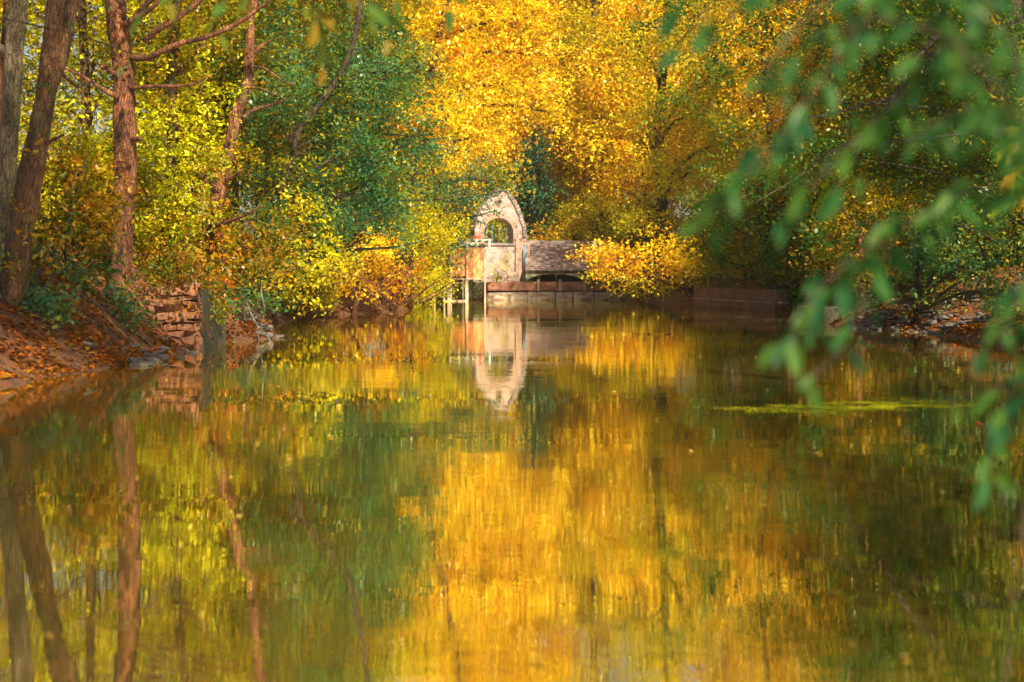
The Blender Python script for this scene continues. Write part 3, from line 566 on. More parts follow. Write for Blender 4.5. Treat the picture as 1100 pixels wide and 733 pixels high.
tree('oak_tree', 'large shaded tree on the right whose dark limbs slant down over the water', 'tree', [st],
     [B(1000, 20, 34, 60, 40), B(1060, 40, 33, 50, 44), B(940, 60, 35, 46, 40, dn=.8), B(1010, 100, 35, 50, 36), B(1070, 130, 34, 50, 44), B(960, 140, 36, 46, 34, dn=.9), B(1030, 175, 35, 46, 34), B(1090, 200, 33, 40, 36), B(985, 195, 36, 40, 28), B(890, 30, 36, 50, 36, dn=.8), B(910, 110, 35, 34, 28, dn=.8), B(930, -20, 34, 60, 40), B(1040, -10, 31, 60, 50), B(1080, 80, 31, 44, 60), B(1000, 60, 32, 50, 40), B(860, 200, 31, 34, 16, dn=.5), B(820, 20, 38, 44, 26, dn=.6),
      B(770, 60, 38, 40, 26, dn=.5), B(740, 105, 38, 34, 16, dn=.4), B(700, 30, 40, 44, 20, dn=.6), B(760, 85, 39, 44, 22, dn=.7), B(705, 125, 40, 34, 14, dn=.5), B(780, 130, 38, 40, 20, dn=.6), B(830, 150, 36, 44, 24, dn=.7), B(770, 180, 36, 36, 16, dn=.5), B(740, 0, 40, 50, 20, dn=.6), B(850, 235, 30.5, 40, 20, dn=.55), B(905, 262, 31, 40, 18, dn=.4), B(960, 235, 31.5, 40, 22, dn=.7), B(800, 205, 30.5, 34, 16, dn=.5), B(1010, 235, 31.5, 40, 24, dn=.8), B(880, 165, 33, 44, 30, dn=.9), B(870, 80, 36, 44, 34, dn=.7),  B(930, 180, 31, 30, 14, dn=.5)], 'deep', .105, 'bark_dark', dens=1.25, extra=ex, limb_r=.03, limb_dn=.75)
ok = bpy.data.objects['oak_tree']
crown(ok, [B(1000, -60, 34, 90, 50), B(1080, -110, 33, 90, 60), B(900, -70, 36, 80, 40, dn=.7), B(960, -170, 35, 110, 50, dn=.6)], 'amber', .115, 1.1, name='upper_crown', origin=ok.location)

# ---- filler woodland on both banks and behind the garden (copies of three tall trees)
def proto(kind, mname, L, H, n):
    base = np.zeros(3); root = empty(kind, base, 'x', 'tree')
    bl = []
    for k in range(n):
        zz = H * (.18 + .8 * k / (n - 1)); rr = H * .24 * math.sin(math.pi * min(1, .25 + .8 * k / n)) + .5
        th = k * 2.4; ro = rr * .55
        bl.append(((ro * math.cos(th), ro * math.sin(th), zz), (rr * .75, rr * .75, H * .09), 1.0))
    o, tips = crown(root, bl, mname, L, 1.25)
    mb = MB(); mb.tube([(0, 0, -.6), (.1, 0, H * .3), (-.1, .1, H * .6), (0, 0, H * .95)], [H * .018, H * .014, H * .009, .03])
    for c, r, d in bl: mb.tube([(0, 0, c[2] - .8), (c[0] * .5, c[1] * .5, c[2] - .2), c], [H * .005, H * .003, .02], 5)
    mb.build('trunk', M['bark_dark'], root, base, True)
    return root
PR = {'deep': proto('woodland_tree', 'deep', .15, 18, 17), 'gold': proto('woodland_tree', 'gold', .24, 20, 17), 'olive': proto('woodland_tree', 'olive', .24, 21, 18), 'lime': proto('woodland_tree', 'lime', .13, 18, 16), 'dusk': proto('woodland_tree', 'dusk', .15, 17, 16)}
used = set()
COL = {'deep': 'deep green', 'gold': 'golden', 'olive': 'olive gold', 'lime': 'yellow green', 'dusk': 'dull green'}
def fill(kind, px, Y, s=1.0, rot=0, where=''):
    r = PR[kind]
    if kind in used:
        q = r.copy(); C.objects.link(q)
        for ch in r.children:
            c = ch.copy(); C.objects.link(c); c.parent = q
        r = q
    used.add(kind)
    x = (px - 550) / F * Y
    r.location = (x, Y, hz(x, Y) - .1); r.rotation_euler = (0, 0, rot); r.scale = (s, s, s)
    r['label'] = 'tall %s tree %s' % (COL[kind], where); r['group'] = 'tall trees of the wood around the river'
FILL = [('gold', 430, 100, 1.1, 0, 'left of the arch behind the golden bough'), ('olive', 480, 125, 1.3, 1, 'far behind the left edge of the arch'), ('gold', 530, 135, 1.4, 2, 'far behind the arch, rising above its point'),
        ('gold', 590, 140, 1.35, 3, 'far behind the blue green evergreen'), ('gold', 650, 135, 1.4, 4, 'far behind the boathouse roof'), ('olive', 710, 120, 1.3, 5, 'behind the right end of the boathouse'), ('gold', 695, 98, 1.0, 3.1, 'just behind the glowing tree beside the boathouse'),
        ('gold', 770, 105, 1.25, .5, 'behind the glowing tree at the right centre'), ('gold', 840, 95, 1.2, 1.5, 'behind the orange gold tree on the right bank'), ('gold', 900, 80, 1.15, 2.5, 'deep in the right bank wood, upper right'),
        ('deep', 970, 66, 1.15, 3.5, 'in the right bank wood behind the slanting limbs'), ('gold', 925, 74, 1.0, 5.1, 'farther back above the amber shrub'), ('dusk', 1050, 58, 1.1, 4.5, 'in the right bank wood near the right edge'), ('deep', 1110, 48, 1.1, 5.5, 'at the right edge behind the shaded tree'),
        ('deep', 1190, 40, 1.1, .2, 'just beyond the right edge of the picture'), ('olive', 380, 85, 1.15, 1.2, 'behind the shaded green tree, upper left centre'), ('deep', 330, 70, 1.0, 2.2, 'on the left bank behind the shaded green tree'),
        ('deep', 285, 60, 1.1, 3.2, 'on the left bank behind the leaning trunk'), ('dusk', 250, 50, 1.1, 4.2, 'on the left bank behind the ivy covered tree'), ('lime', 185, 50, 1.0, 5.2, 'on the left bank behind the orange brown trunk'), ('lime', -70, 44, 1.0, .7, 'on the left bank at the left edge behind the pale trunk'),
        ('gold', 455, 88, 1.0, 1.7, 'close behind the sluice on the left'), ('olive', -160, 38, 1.0, 2.7, 'beyond the left edge of the picture'), ('gold', 620, 165, 1.6, 2.9, 'farthest back above the boathouse'), ('gold', 560, 170, 1.6, 4.9, 'farthest back above the arch'), ('olive', 500, 165, 1.6, .9, 'farthest back left of the arch'), ('gold', 515, 112, 1.6, 2.2, 'highest of those rising behind the arch'), ('gold', 560, 118, 1.6, .2, 'towering between the arch and the evergreen')]
for a in FILL: fill(*a)

# undergrowth hiding the foot of the far wood
def hedge_proto(mname, L):
    root = empty('undergrowth_bush', (0, 0, 0), 'x', 'bush')
    bl = [((random.uniform(-2.6, 2.6), random.uniform(-1, 1), random.uniform(.4, 2.6)), (1.4, 1.2, .9), 1.0) for k in range(9)]
    o, tips = crown(root, bl, mname, L, 1.3); mb = MB(); twigs(mb, bl, tips, .015, .3); mb.tube([(0, 0, -.3), (0, 0, 2.0)], [.08, .03]); [mb.tube([(0, 0, .4), tuple(c), ], [.04, .02], 5) for c, _r, _d in bl]
    mb.build('stem', M['bark_dark'], root, (0, 0, 0), True); return root
HP = {'olive': hedge_proto('olive', .12), 'dusk': hedge_proto('dusk', .11), 'lime': hedge_proto('lime', .10)}
HC = {'olive': 'olive', 'dusk': 'dull green', 'lime': 'yellow green'}; hu = set()
for kind, px, Y, s, wh in [('olive', 500, 104, 1.3, 'seen left of the arch above the railing'), ('olive', 640, 104, 1.3, 'above the right half of the boathouse roof'), ('dusk', 690, 96, 1.6, 'behind the right end of the roof'), ('dusk', 560, 112, 1.4, 'under the blue green evergreen'),
                           ('olive', 705, 92, 1.5, 'between the boathouse roof and the glowing tree'), ('dusk', 740, 84, 1.5, 'below the glowing tree on the right bank'), ('olive', 800, 74, 1.2, 'behind the green shrubs above the pink wall'), ('dusk', 870, 60, 1.2, 'behind the amber shrub'), ('olive', 1010, 48, 1.1, 'behind the ivy bush on the right bank'), ('dusk', 935, 57, 1.7, 'deep in shade directly behind the amber shrub'), ('olive', 955, 50, 1.4, 'between the amber shrub and the ivy bush'), ('dusk', 905, 68, 1.9, 'tallest of those behind the amber shrub'), ('olive', 985, 62, 1.8, 'farther back behind the ivy bush'), ('dusk', 1050, 50, 1.6, 'behind the shaded tree trunk at the right edge'), ('dusk', 1090, 40, 1.0, 'at the right edge behind the ivy bush'),
                           ('lime', 430, 74, 1.1, 'behind the brown and olive tree'), ('dusk', 365, 60, 1.1, 'behind the golden bush on the left bank'), ('dusk', 300, 46, 1.0, 'at the foot of the shaded green tree'), ('olive', 230, 38, 1.0, 'behind the rusty shrub'), ('lime', 120, 33, .85, 'behind the leafy shrub, left of the abutment'), ('olive', 20, 30, .85, 'behind the forked trunk'), ('dusk', 660, 118, 1.5, 'under the hazy beech'), ('olive', 600, 125, 1.6, 'far behind the yellow bush')]:
    r = HP[kind]
    if kind in hu:
        q = r.copy(); C.objects.link(q)
        for ch in r.children: c = ch.copy(); C.objects.link(c); c.parent = q
        r = q
    hu.add(kind); x = (px - 550) / F * Y
    r.location = (x, Y, hz(x, Y) - .1); r.rotation_euler = (0, 0, px * .37); r.scale = (s, s, s)
    r['label'] = 'low %s undergrowth bush %s' % (HC[kind], wh); r['group'] = 'undergrowth bushes along the banks'

# ------------------------------------------------------------------ foreground hanging branches
def hanging(name, label, trunk, limb, lines, mname, L, barkm):
    base = np.array(trunk[0][0], float); root = empty(name, base, label, 'tree')
    mb = MB(); mb.tube(*trunk, 12, True, .05)
    for l_ in limb: mb.tube(l_[0], l_[1], 8)
    cs = []; ax = []
    for pts, n in lines:
        q = [P(*p) for p in pts]
        mb.tube(q, [.0045] + [.003] * (len(q) - 2) + [.0015], 5)
        seg = np.array(q); d = np.r_[0, np.cumsum(np.linalg.norm(np.diff(seg, axis=0), axis=1))]
        for i in range(n):
            t_ = (i + random.random() * .6) / n * d[-1]
            p = np.array([np.interp(t_, d, seg[:, k]) for k in range(3)])
            j = min(np.searchsorted(d, t_), len(seg) - 1); dr = unit(seg[j] - seg[max(j - 1, 0)])
            side = (-1) ** i
            a = unit(dr * .7 + np.array((side * .55, random.uniform(-.35, .35), -.55 + side * .25)) + rng.normal(size=3) * .2)
            cs.append(p + a * L * random.uniform(.5, 1.1) + rng.normal(size=3) * L * (.0 if n < 15 else .3)); ax.append(a)
    cs = np.array(cs); ax = np.array(ax); n = len(cs)
    nr = unit(np.cross(ax, rng.normal(size=(n, 3))) * .8 + np.array((.0, -.45, .45)))
    s = unit(np.cross(nr, ax)); nn = unit(np.cross(ax, s)); l = (L * rng.uniform(.7, 1.6, n))[:, None]; w_ = l * .42; f = nn * w_ * .12
    V = np.stack([cs - ax * l * .5, cs - ax * l * .18 + s * w_ * .46 + f, cs + ax * l * .2 + s * w_ * .36 + f, cs + ax * l * .5 - nn * l * .08, cs + ax * l * .2 - s * w_ * .36 + f, cs - ax * l * .18 - s * w_ * .46 + f], 1).reshape(-1, 3)
    mesh_np('leaves', V, 6, M[mname], root, origin=base)
    mb.build('trunk', M[barkm], root, base, True)
    return root
g = np.array((10.2, 5.5, hz(10.2, 5.5) - .1))
trunk = ([g, g + (-.6, -.2, 2.5), g + (-1.5, -.8, 5), g + (-2.2, -1, 8)], [.3, .24, .2, .1])
limb = [([g + (-.6, -.2, 2.2), (5, 4.2, 4.2), (2.6, 3.4, 2.9), P(1000, -60, 3.2)], [.12, .05, .012, .005]), ([g + (-.3, -.1, 1.6), (5, 4, 2.2), (2.2, 3.2, 1.5), P(1130, 200, 3.1)], [.1, .04, .01, .004]),
        ([(5, 4, 2.2), (2.5, 3.3, 1.2), P(1130, 400, 3.3)], [.04, .02, .008])]
lines = [([(1000, -60, 3.2), (930, 20, 3.1), (860, 120, 3.0), (790, 200, 2.9), (750, 235, 2.9)], 58),
         ([(1000, -60, 3.2), (900, -10, 3.0), (840, 50, 2.8), (800, 110, 2.8)], 34),
         ([(1130, 200, 3.1), (1040, 40, 3.1), (980, 90, 3.0), (900, 170, 3.0), (840, 230, 3.0)], 64),
         ([(1130, 200, 3.1), (1040, 205, 3.2), (960, 250, 3.1), (890, 300, 3.0), (850, 360, 2.9)], 64),
         ([(1130, 200, 3.1), (1060, 120, 2.8), (1010, 130, 2.8), (970, 160, 2.8)], 30),
         ([(1000, -60, 3.2), (1060, 0, 2.7), (1090, 60, 2.7), (1085, 130, 2.7)], 44),
         ([(1130, 400, 3.3), (1105, 300, 3.0), (1090, 330, 2.9), (1070, 375, 2.9)], 36),
         ([(1130, 400, 3.3), (1090, 420, 3.2), (1070, 460, 3.2), (1065, 505, 3.1)], 20),
         ([(960, 250, 3.1), (930, 320, 3.0), (900, 380, 3.0), (860, 410, 3.0), (830, 405, 3.0)], 10),
         ([(1130, 400, 3.3), (1060, 420, 3.3), (1010, 432, 3.2)], 3),
         ([(1000, -60, 3.2), (880, -40, 3.0), (780, -5, 2.9), (735, 40, 2.9)], 40), ([(1130, 200, 3.1), (1050, 70, 2.6), (960, 20, 2.6), (890, 40, 2.6)], 36), ([(1000, -60, 3.2), (1020, 30, 2.9), (1040, 90, 2.9), (1030, 150, 2.9)], 30)]
hanging('overhanging_tree', 'blurred green leaves hanging close to the viewer at upper right', trunk, limb, lines, 'fg', .058, 'bark_dark')
fgo = bpy.data.objects['overhanging_tree']
bl = [(np.array(c_, float), r_, .8) for c_, r_ in (((8, 3, 6.5), (2.5, 2.5, 1.5)), ((6, 1, 6), (2.5, 2.5, 1.3)), ((4.5, .5, 5), (2, 2, 1.1)), ((7.5, 5.5, 8.5), (2.5, 2.5, 1.5)), ((6, 2.5, 9), (2.8, 2.8, 1.5)), ((3.6, 1.8, 4.6), (1.5, 1.5, .8)), ((9, 1, 9), (2.5, 2.5, 1.5)))]
bl += [(np.array(c_, float), r_, .8) for c_, r_ in (((0, 4, 16), (2, 2, 1.4)), ((-1.5, 6, 14.5), (2, 2, 1.3)), ((-3.5, 4.5, 16.5), (2, 2, 1.3)), ((-1, 2.5, 18.5), (2.2, 2.2, 1.3)), ((1.5, 3, 17.5), (2.2, 2.2, 1.4)), ((-.5, 7.5, 16), (2, 2, 1.4)), ((3, 5, 18), (2.2, 2.2, 1.4)), ((-2.5, 8.5, 13.8), (1.8, 1.8, 1.2)), ((5, 9, 15), (2, 2, 1.5)), ((6, 8, 17.5), (2.4, 2.4, 1.5)), ((8, 6, 19), (2.5, 2.5, 1.6)), ((5.5, 6, 16), (2.2, 2.2, 1.5)), ((7.5, 9.5, 18.5), (2.4, 2.4, 1.5)), ((9, 8, 16), (2.4, 2.4, 1.5)), ((4, 11.5, 14.5), (2, 2, 1.4)), ((6.5, 11.5, 17), (2.2, 2.2, 1.4)))]
crown(fgo, bl, 'deep', .11, 1.3, origin=fgo.location)  # unseen crown over the river, added to shade foreground leaves and left bank
mb = MB(); q0 = np.array(fgo.location); mb.tube([q0 + (-.6, -.2, 2.6), (7, 3, 5.5), (4, 1, 4.8)], [.12, .08, .03], 8); mb.tube([q0 + (-1.5, -.8, 5), (8, 6, 12), (7, 8, 17), (6.5, 9, 19)], [.18, .14, .08, .03], 8); mb.tube([(8, 6, 12), (6, 9, 14.5), (4, 11.5, 14.5)], [.08, .05, .02], 6); mb.tube([(8, 6, 12), (4, 5, 16), (0, 5, 16), (-2.5, 8, 14)], [.09, .07, .05, .02], 6); mb.tube([(0, 5, 16), (-1.5, 3.5, 17), (-3.5, 4.5, 16.5)], [.04, .03, .02], 6); mb.build('limb', M['bark_dark'], fgo, q0, True)  # limbs added to carry the unseen shading crown
g = np.array((-9, 4.0, hz(-9, 4) - .1))
trunk = ([g, g + (.5, .2, 3), g + (1.0, .2, 6)], [.3, .25, .2])
limb = [([g + (.5, .2, 2.6), (-4, 5, 3.8), (-1.9, 5.2, 3.0), P(300, -60, 5.4)], [.1, .05, .02, .008])]
lines = [([(300, -60, 5.4), (330, -10, 5.4), (345, 30, 5.3), (350, 70, 5.3)], 12), ([(300, -60, 5.4), (360, -20, 5.2), (410, 10, 5.1), (425, 45, 5.1)], 12), ([(300, -60, 5.4), (370, -30, 5.3), (450, -10, 5.2), (500, 0, 5.2)], 12),
         ([(300, -60, 5.4), (270, -20, 5.4), (235, 0, 5.4), (232, 35, 5.4)], 9), ([(300, -60, 5.4), (220, -30, 5.6), (165, -5, 5.6), (150, 20, 5.6)], 8)]
fgd = hanging('dark_overhanging_tree', 'blurred dark leaves hanging into the top edge, left of centre', trunk, limb, lines, 'fgdark', .085, 'bark_dark')
bl = [(np.array(c_), r_, .75) for c_, r_ in (((-9, 4, 9), (3, 3, 2)), ((-5, -6, 9), (3.5, 3, 2.5)), ((-3, -9, 12), (3.5, 3, 2.5)), ((-6, -3, 12), (3, 3, 2)), ((-1.5, -8, 9.5), (2.5, 2.5, 2)), ((-7, 6, 12), (3.2, 3.5, 2.2)), ((-10, 7, 13), (3, 3, 2)), ((-8, 3, 15), (3.5, 3.5, 2.2)), ((-6, 8, 17), (3.2, 3.2, 2)), ((-9, 5, 19), (3, 3, 2)), ((-5, 4, 14), (2.5, 3, 2)))]
crown(fgd, bl, 'dusk', .12, .7, origin=fgd.location)  # unseen crown, extended behind the camera to shade leaves and right bank
mb = MB(); q0 = np.array(fgd.location); mb.tube([q0 + (1.0, .2, 6), (-8, 5, 12), (-8, 5, 19)], [.2, .14, .04], 8); mb.tube([(-8, 4.2, 8), (-6, -2, 10), (-3, -9, 11.5)], [.12, .09, .03], 8); mb.build('limb', M['bark_dark'], fgd, q0, True)
# nearer lit leaves at the right edge
g = np.array((9.9, 10.0, hz(9.9, 10) - .1))
trunk = ([g, g + (-.3, -.2, 1.5), g + (-.4, -.6, 3.2)], [.08, .06, .03])
limb = [([g + (-.3, -.1, 1.3), (6, 9.4, 3), P(1120, 150, 9)], [.03, .02, .008])]
lines = [([(1120, 150, 9), (1100, 148, 9), (1086, 152, 9)], 7), ([(1120, 150, 9), (1100, 175, 9), (1085, 190, 9)], 7), ([(1120, 150, 9), (1105, 200, 9), (1080, 225, 9)], 6)]
hanging('edge_sapling', 'sapling with round lit green leaves poking in at the right edge', trunk, limb, lines, 'lime', .12, 'bark_brown')

# ------------------------------------------------------------------ the building
TH = rad(20); S85 = 85 / F
def BW(px, py, dep=0.0):     # the gable wall is turned to face a little to the right
    p = P(px, py, 85); u = (px - 538) * S85 / math.cos(TH); x0 = (538 - 550) * S85
    return np.array((x0 + u * math.cos(TH) - dep * math.sin(TH), 85.6 + u * math.sin(TH) + dep * math.cos(TH), p[2]))
arch = empty('gable_wall', BW(538, 322), 'ruined pointed stone gable with a round arched opening above the water', 'ruin')
AO = BW(538, 322)
def ring(mb, inner, outer, d0, d1):
    n = len(inner)
    V = [BW(*p, d0) for p in inner] + [BW(*p, d0) for p in outer] + [BW(*p, d1) for p in inner] + [BW(*p, d1) for p in outer]
    Fs = []
    for i in range(n - 1):
        Fs += [(i, i + 1, n + i + 1, n + i), (2 * n + i, 3 * n + i, 3 * n + i + 1, 2 * n + i + 1), (i, 2 * n + i, 2 * n + i + 1, i + 1), (n + i, n + i + 1, 3 * n + i + 1, 3 * n + i)]
    Fs += [(0, n, 3 * n, 2 * n), (n - 1, 3 * n - 1, 4 * n - 1, 2 * n - 1)]
    mb.add(V, Fs)
def resample(pts, n):
    p = np.array(pts, float); d = np.r_[0, np.cumsum(np.linalg.norm(np.diff(p, axis=0), axis=1))]
    t_ = np.linspace(0, d[-1], n); return [(np.interp(a, d, p[:, 0]), np.interp(a, d, p[:, 1])) for a in t_]
def archline(r, cx=535.5, cy=249.5, bot=262, n=29):
    pts = [(cx - r, bot), (cx - r, cy)] + [(cx - r * math.cos(a), cy - r * math.sin(a)) for a in np.linspace(0, math.pi, 22)[1:-1]] + [(cx + r, cy), (cx + r, bot)]
    return resample(pts, n)
outer = resample([(510, 262), (510, 246), (512.5, 235), (517.5, 222.5), (526.5, 211.5), (535, 204.5), (540.5, 203), (547, 208), (554.5, 219.5), (559.5, 234), (563, 247), (564, 262)], 29)
mb = MB(); ring(mb, archline(19.0), outer, 0, .7)
mb.build('plaster_wall', M['plaster'], arch, AO)
mb = MB()
il = archline(15.6, n=45); ol = archline(20.6, n=45)
ring(mb, il, ol, -.06, .76); mb.build('arch_ring', M['ringbrick'], arch, AO)
# coping along the right slope of the gable, stone by stone
path = resample([(526, 212.5), (533, 206), (538, 203), (542, 203), (548, 208.5), (555.5, 220), (560, 232), (564, 246), (565, 262)], 24)
mb = MB()
for i in range(23):
    (x0, y0), (x1, y1) = path[i], path[i + 1]; dx, dy = x1 - x0, y1 - y0; L_ = math.hypot(dx, dy); nx_, ny_ = dy / L_, -dx / L_
    wdt = 4.0 + random.uniform(-.5, .5); g_ = .04
    a = (x0 + dx * g_, y0 + dy * g_); b = (x1 - dx * g_, y1 - dy * g_); pr = -.12 + random.uniform(-.03, .03)
    if i < 7: wdt *= .5
    q = [a, b, (b[0] - nx_ * wdt, b[1] - ny_ * wdt), (a[0] - nx_ * wdt, a[1] - ny_ * wdt)]
    q = [(x + nx_ * 1.2, y + ny_ * 1.2) for x, y in q]
    V = [BW(*p, pr) for p in q] + [BW(*p, .85) for p in q]
    mb.add(V, [(0, 1, 2, 3), (7, 6, 5, 4), (0, 4, 5, 1), (1, 5, 6, 2), (2, 6, 7, 3), (3, 7, 4, 0)])
mb.build('coping', M['coping'], arch, AO, bevel=.02)
def bwbox(mb, x0, x1, y0, y1, d0, d1):
    V = [BW(x, y, d) for d in (d0, d1) for y in (y1, y0) for x in (x0, x1)]
    mb.add(V, [(0, 1, 3, 2), (4, 6, 7, 5), (0, 4, 5, 1), (2, 3, 7, 6), (0, 2, 6, 4), (1, 5, 7, 3)])
mb = MB(); bwbox(mb, 521, 552.6, 262.6, 304, -.03, .7); mb.build('lower_wall', M['plaster'], arch, AO)
mb = MB(); bwbox(mb, 508.6, 520.8, 262.3, 304, .05, .75); mb.build('side_wall', M['concrete'], arch, AO)
mb = MB(); bwbox(mb, 552.8, 565.6, 256, 304, -.2, .86); bwbox(mb, 561.5, 566.8, 262, 302, -.4, -.205); mb.build('pier', M['ringbrick'], arch, AO, bevel=.03)
mb = MB(); bwbox(mb, 519, 553, 261.2, 263.4, -.14, .8); mb.build('sill', M['coping'], arch, AO)
mb = MB()
for x in (524.4, 530.8, 538.2, 545.6): bwbox(mb, x - .28, x + .28, 236, 261, .3, .36)
mb.build('window_grille', M['bluepaint'], arch, AO)
mb = MB()
cc = (536.3, 216.5)
inn = [(cc[0] + 1.9 * math.cos(a), cc[1] + 1.9 * math.sin(a)) for a in np.linspace(0, 2 * math.pi, 19)]; ou = [(cc[0] + 3.4 * math.cos(a), cc[1] + 3.4 * math.sin(a)) for a in np.linspace(0, 2 * math.pi, 19)]
ring(mb, inn, ou, -.05, .1); mb.build('round_niche', M['brick'], arch, AO)
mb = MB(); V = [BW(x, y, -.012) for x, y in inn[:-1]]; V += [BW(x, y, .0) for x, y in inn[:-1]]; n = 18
mb.add(V, [tuple(range(n))] + [(i, (i + 1) % n, n + (i + 1) % n, n + i) for i in range(n)]); mb.build('niche_shade', M['dark'], arch, AO)  # flat disc on the plaster, coloured dark as the niche's shade
mb = MB(); mb.tube([BW(560.3, 264, -.5), BW(560.3, 285, -.5)], [.045, .045], 10, False); mb.build('drainpipe', M['bluepaint'], arch, AO, True)
mb = MB(); mb.box(*(lambda p: (p[0] - .25, p[0] + .3, p[1] - .3, p[1], p[2], p[2] + .3))(BW(511, 259))); mb.build('red_box', M['redpaint'], arch, AO, bevel=.02)

# quay wall
def seg(px0, px1, Y): return (px0 - 550) / F * Y, (px1 - 550) / F * Y
quay = empty('quay_wall', (0, 84.3, 0), 'low red brick quay with a pale stone footing below the gable', 'wall')
x0 = (524 - 550) * S85; x1 = 9.0
mb = MB(); mb.box(x0, x1, 84.0, 88.5, .52, 1.02); mb.build('brick_course', M['redbrick'], quay, (0, 84.3, 0), bevel=.02)
mb = MB()
x = x0 - .05
while x < x1:
    w2 = random.uniform(.9, 2.6); mb.box(x, x + w2 - .012, 83.6 + random.uniform(0, .12), 86, -.6, .42 + random.uniform(-.05, .1), .03); x += w2
mb.build('stone_footing', M['paleband'], quay, (0, 84.3, 0), bevel=.06)
mb = MB()
for px in (578, 601, 627, 640): mb.box((px - 550) * S85 - .07, (px - 550) * S85 + .07, 83.9, 83.998, .5, 1.15)
mb.build('pilaster', M['concrete'], quay, (0, 84.3, 0))
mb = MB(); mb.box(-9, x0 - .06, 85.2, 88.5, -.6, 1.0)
mb.build('return_wall', M['darkconc'], quay, (0, 84.3, 0))  # dark colour stands for the shade under the sluice

# boathouse roof
bh = empty('boathouse', (4, 86, 1.0), 'low boathouse with a long tiled roof and dark open front', 'building')
BO = (4, 86, 1.0)
zr = P(600, 263.5, 88.6)[2]; ze = P(600, 291, 84.4)[2]
xa = (564.5 - 550) * S85; xb = 9.4
def roofbox(mb, xa, xb, t0, t1, d0, d1, nx=24):
    V = []; Fs = []
    for i in range(nx + 1):
        x = xa + (xb - xa) * i / nx; sag = .05 * math.sin(i * 1.1) + .03 * math.sin(i * 2.7)
        for (tt, dd) in ((t0, d0), (t1, d0), (t1, d1), (t0, d1)):
            V.append((x, 84.4 + 4.2 * tt, ze + (zr - ze) * tt + dd + sag * .5))
    for i in range(nx):
        for k in range(4): Fs.append((i * 4 + k, i * 4 + (k + 1) % 4, (i + 1) * 4 + (k + 1) % 4, (i + 1) * 4 + k))
    Fs += [(3, 2, 1, 0), tuple(nx * 4 + k for k in range(4))]; mb.add(V, Fs)
mb = MB(); 
rows = 15
for r_ in range(rows): roofbox(mb, xa, xb, r_ / rows, (r_ + 1.15) / rows, .0 + .02 * random.random(), .07 + .01 * (r_ % 2))
mb.build('roof', M['tiles'], bh, BO)
mb = MB(); roofbox(mb, xa, xb, 1.02, 1.07, .0, .16); mb.build('ridge', M['coping'], bh, BO)
mb = MB(); roofbox(mb, xa, xb, .005, .03, -.14, -.01); mb.build('eaves_beam', M['bark_dark'], bh, BO)
mb = MB(); mb.box(xa, xb, 88.3, 88.5, 1.02, zr - .2); mb.box(xa - .05, xa + .1, 84.9, 88.3, 1.02, ze - .05); mb.build('back_wall', M['dark'], bh, BO)  # interior walls coloured dark in place of shade under the roof
mb = MB(); mb.box(xa, 9, 88.6, 97, 1.0, 2.0)
mb.build('terrace_wall', M['concrete'], bh, BO)
for px in (566.5, 579, 597, 632, 660):
    mb = MB(); x = (px - 550) * S85; mb.box(x - .05, x + .05, 84.55, 84.66, 1.025, ze - .1 + (0 if px < 600 else 0)); mb.build('post', M['bark_orange'], bh, BO)
# curved lintel making the flat-arched mouth
mb = MB(); V = []; n = 21
for i in range(n):
    px = 564.5 + 62 * i / (n - 1); x = (px - 550) * S85; k = abs(2 * i / (n - 1) - 1); d = .05 + .38 * k ** 3
    for y_, z_ in ((84.5, ze - .15), (84.5, ze - .15 - d), (84.62, ze - .15 - d), (84.62, ze - .15)): V.append((x, y_, z_))
Fs = [(i * 4 + k, i * 4 + (k + 1) % 4, (i + 1) * 4 + (k + 1) % 4, (i + 1) * 4 + k) for i in range(n - 1) for k in range(4)]
mb.add(V, Fs); xl = (626.6 - 550) * S85; mb.box(xl, xb, 84.5, 84.62, 1.021, ze - .15); mb.build('front_boarding', M['concrete'], bh, BO)

# globe lamp, boulder, small plants
gl_ = empty('globe_lamp', P(594, 264, 89.2), 'white globe lamp standing just above the roof ridge', 'lamp')
p = P(594, 261, 89.2); mb = MB()
for (z0, r0) in []: pass
def sphere(mb, c, r, nu=14, nv=9, sq=1.0, jit=0):
    V = []
    for j in range(nv + 1):
        ph = math.pi * j / nv
        for i in range(nu):
            th = 2 * math.pi * i / nu; q = 1 + random.uniform(-jit, jit)
            V.append((c[0] + r[0] * q * math.sin(ph) * math.cos(th), c[1] + r[1] * q * math.sin(ph) * math.sin(th), c[2] + r[2] * q * math.cos(ph) * sq))
    mb.add(V, [(j * nu + i, (j + 1) * nu + i, (j + 1) * nu + (i + 1) % nu, j * nu + (i + 1) % nu) for j in range(nv) for i in range(nu)])
sphere(mb, p, (.15, .15, .14)); mb.build('globe', M['white'], gl_, P(594, 264, 89.2), True)
mb = MB(); mb.tube([(p[0], p[1], 2.0), (p[0], p[1], p[2] - .13)], [.04, .035], 8, False); mb.build('pole', M['bark_dark'], gl_, P(594, 264, 89.2))
def rock(mb, c, r, jit=.14):
    sphere(mb, c, r, 9, 6, 1.0, jit)
mb = MB(); c = P(551, 297, 84.5); mb.box(c[0] - .36, c[0] + .36, 84.15, 84.85, 1.025, 1.6, .06)
tag(mb.build('stone_block', M['paleband'], None, (c[0], 84.5, 1.02), bevel=.08), 'pale squared stone block on the quay below the brick pier', 'stone')
st = ([np.array((-.85, 84.5, 1.0)), np.array((-.85, 84.5, 1.3))], [.03, .02])
tree('quay_bush', 'round yellow green bush on the quay left of the pale block', 'bush', [st], [B(534, 299, 84.3, 8.5, 6.5, dn=1.2)], 'lime', .11, 'bark_brown', nper=4)
st = ([np.array((1.15, 84.15, 1.0)), np.array((1.15, 84.1, 1.2))], [.02, .01])
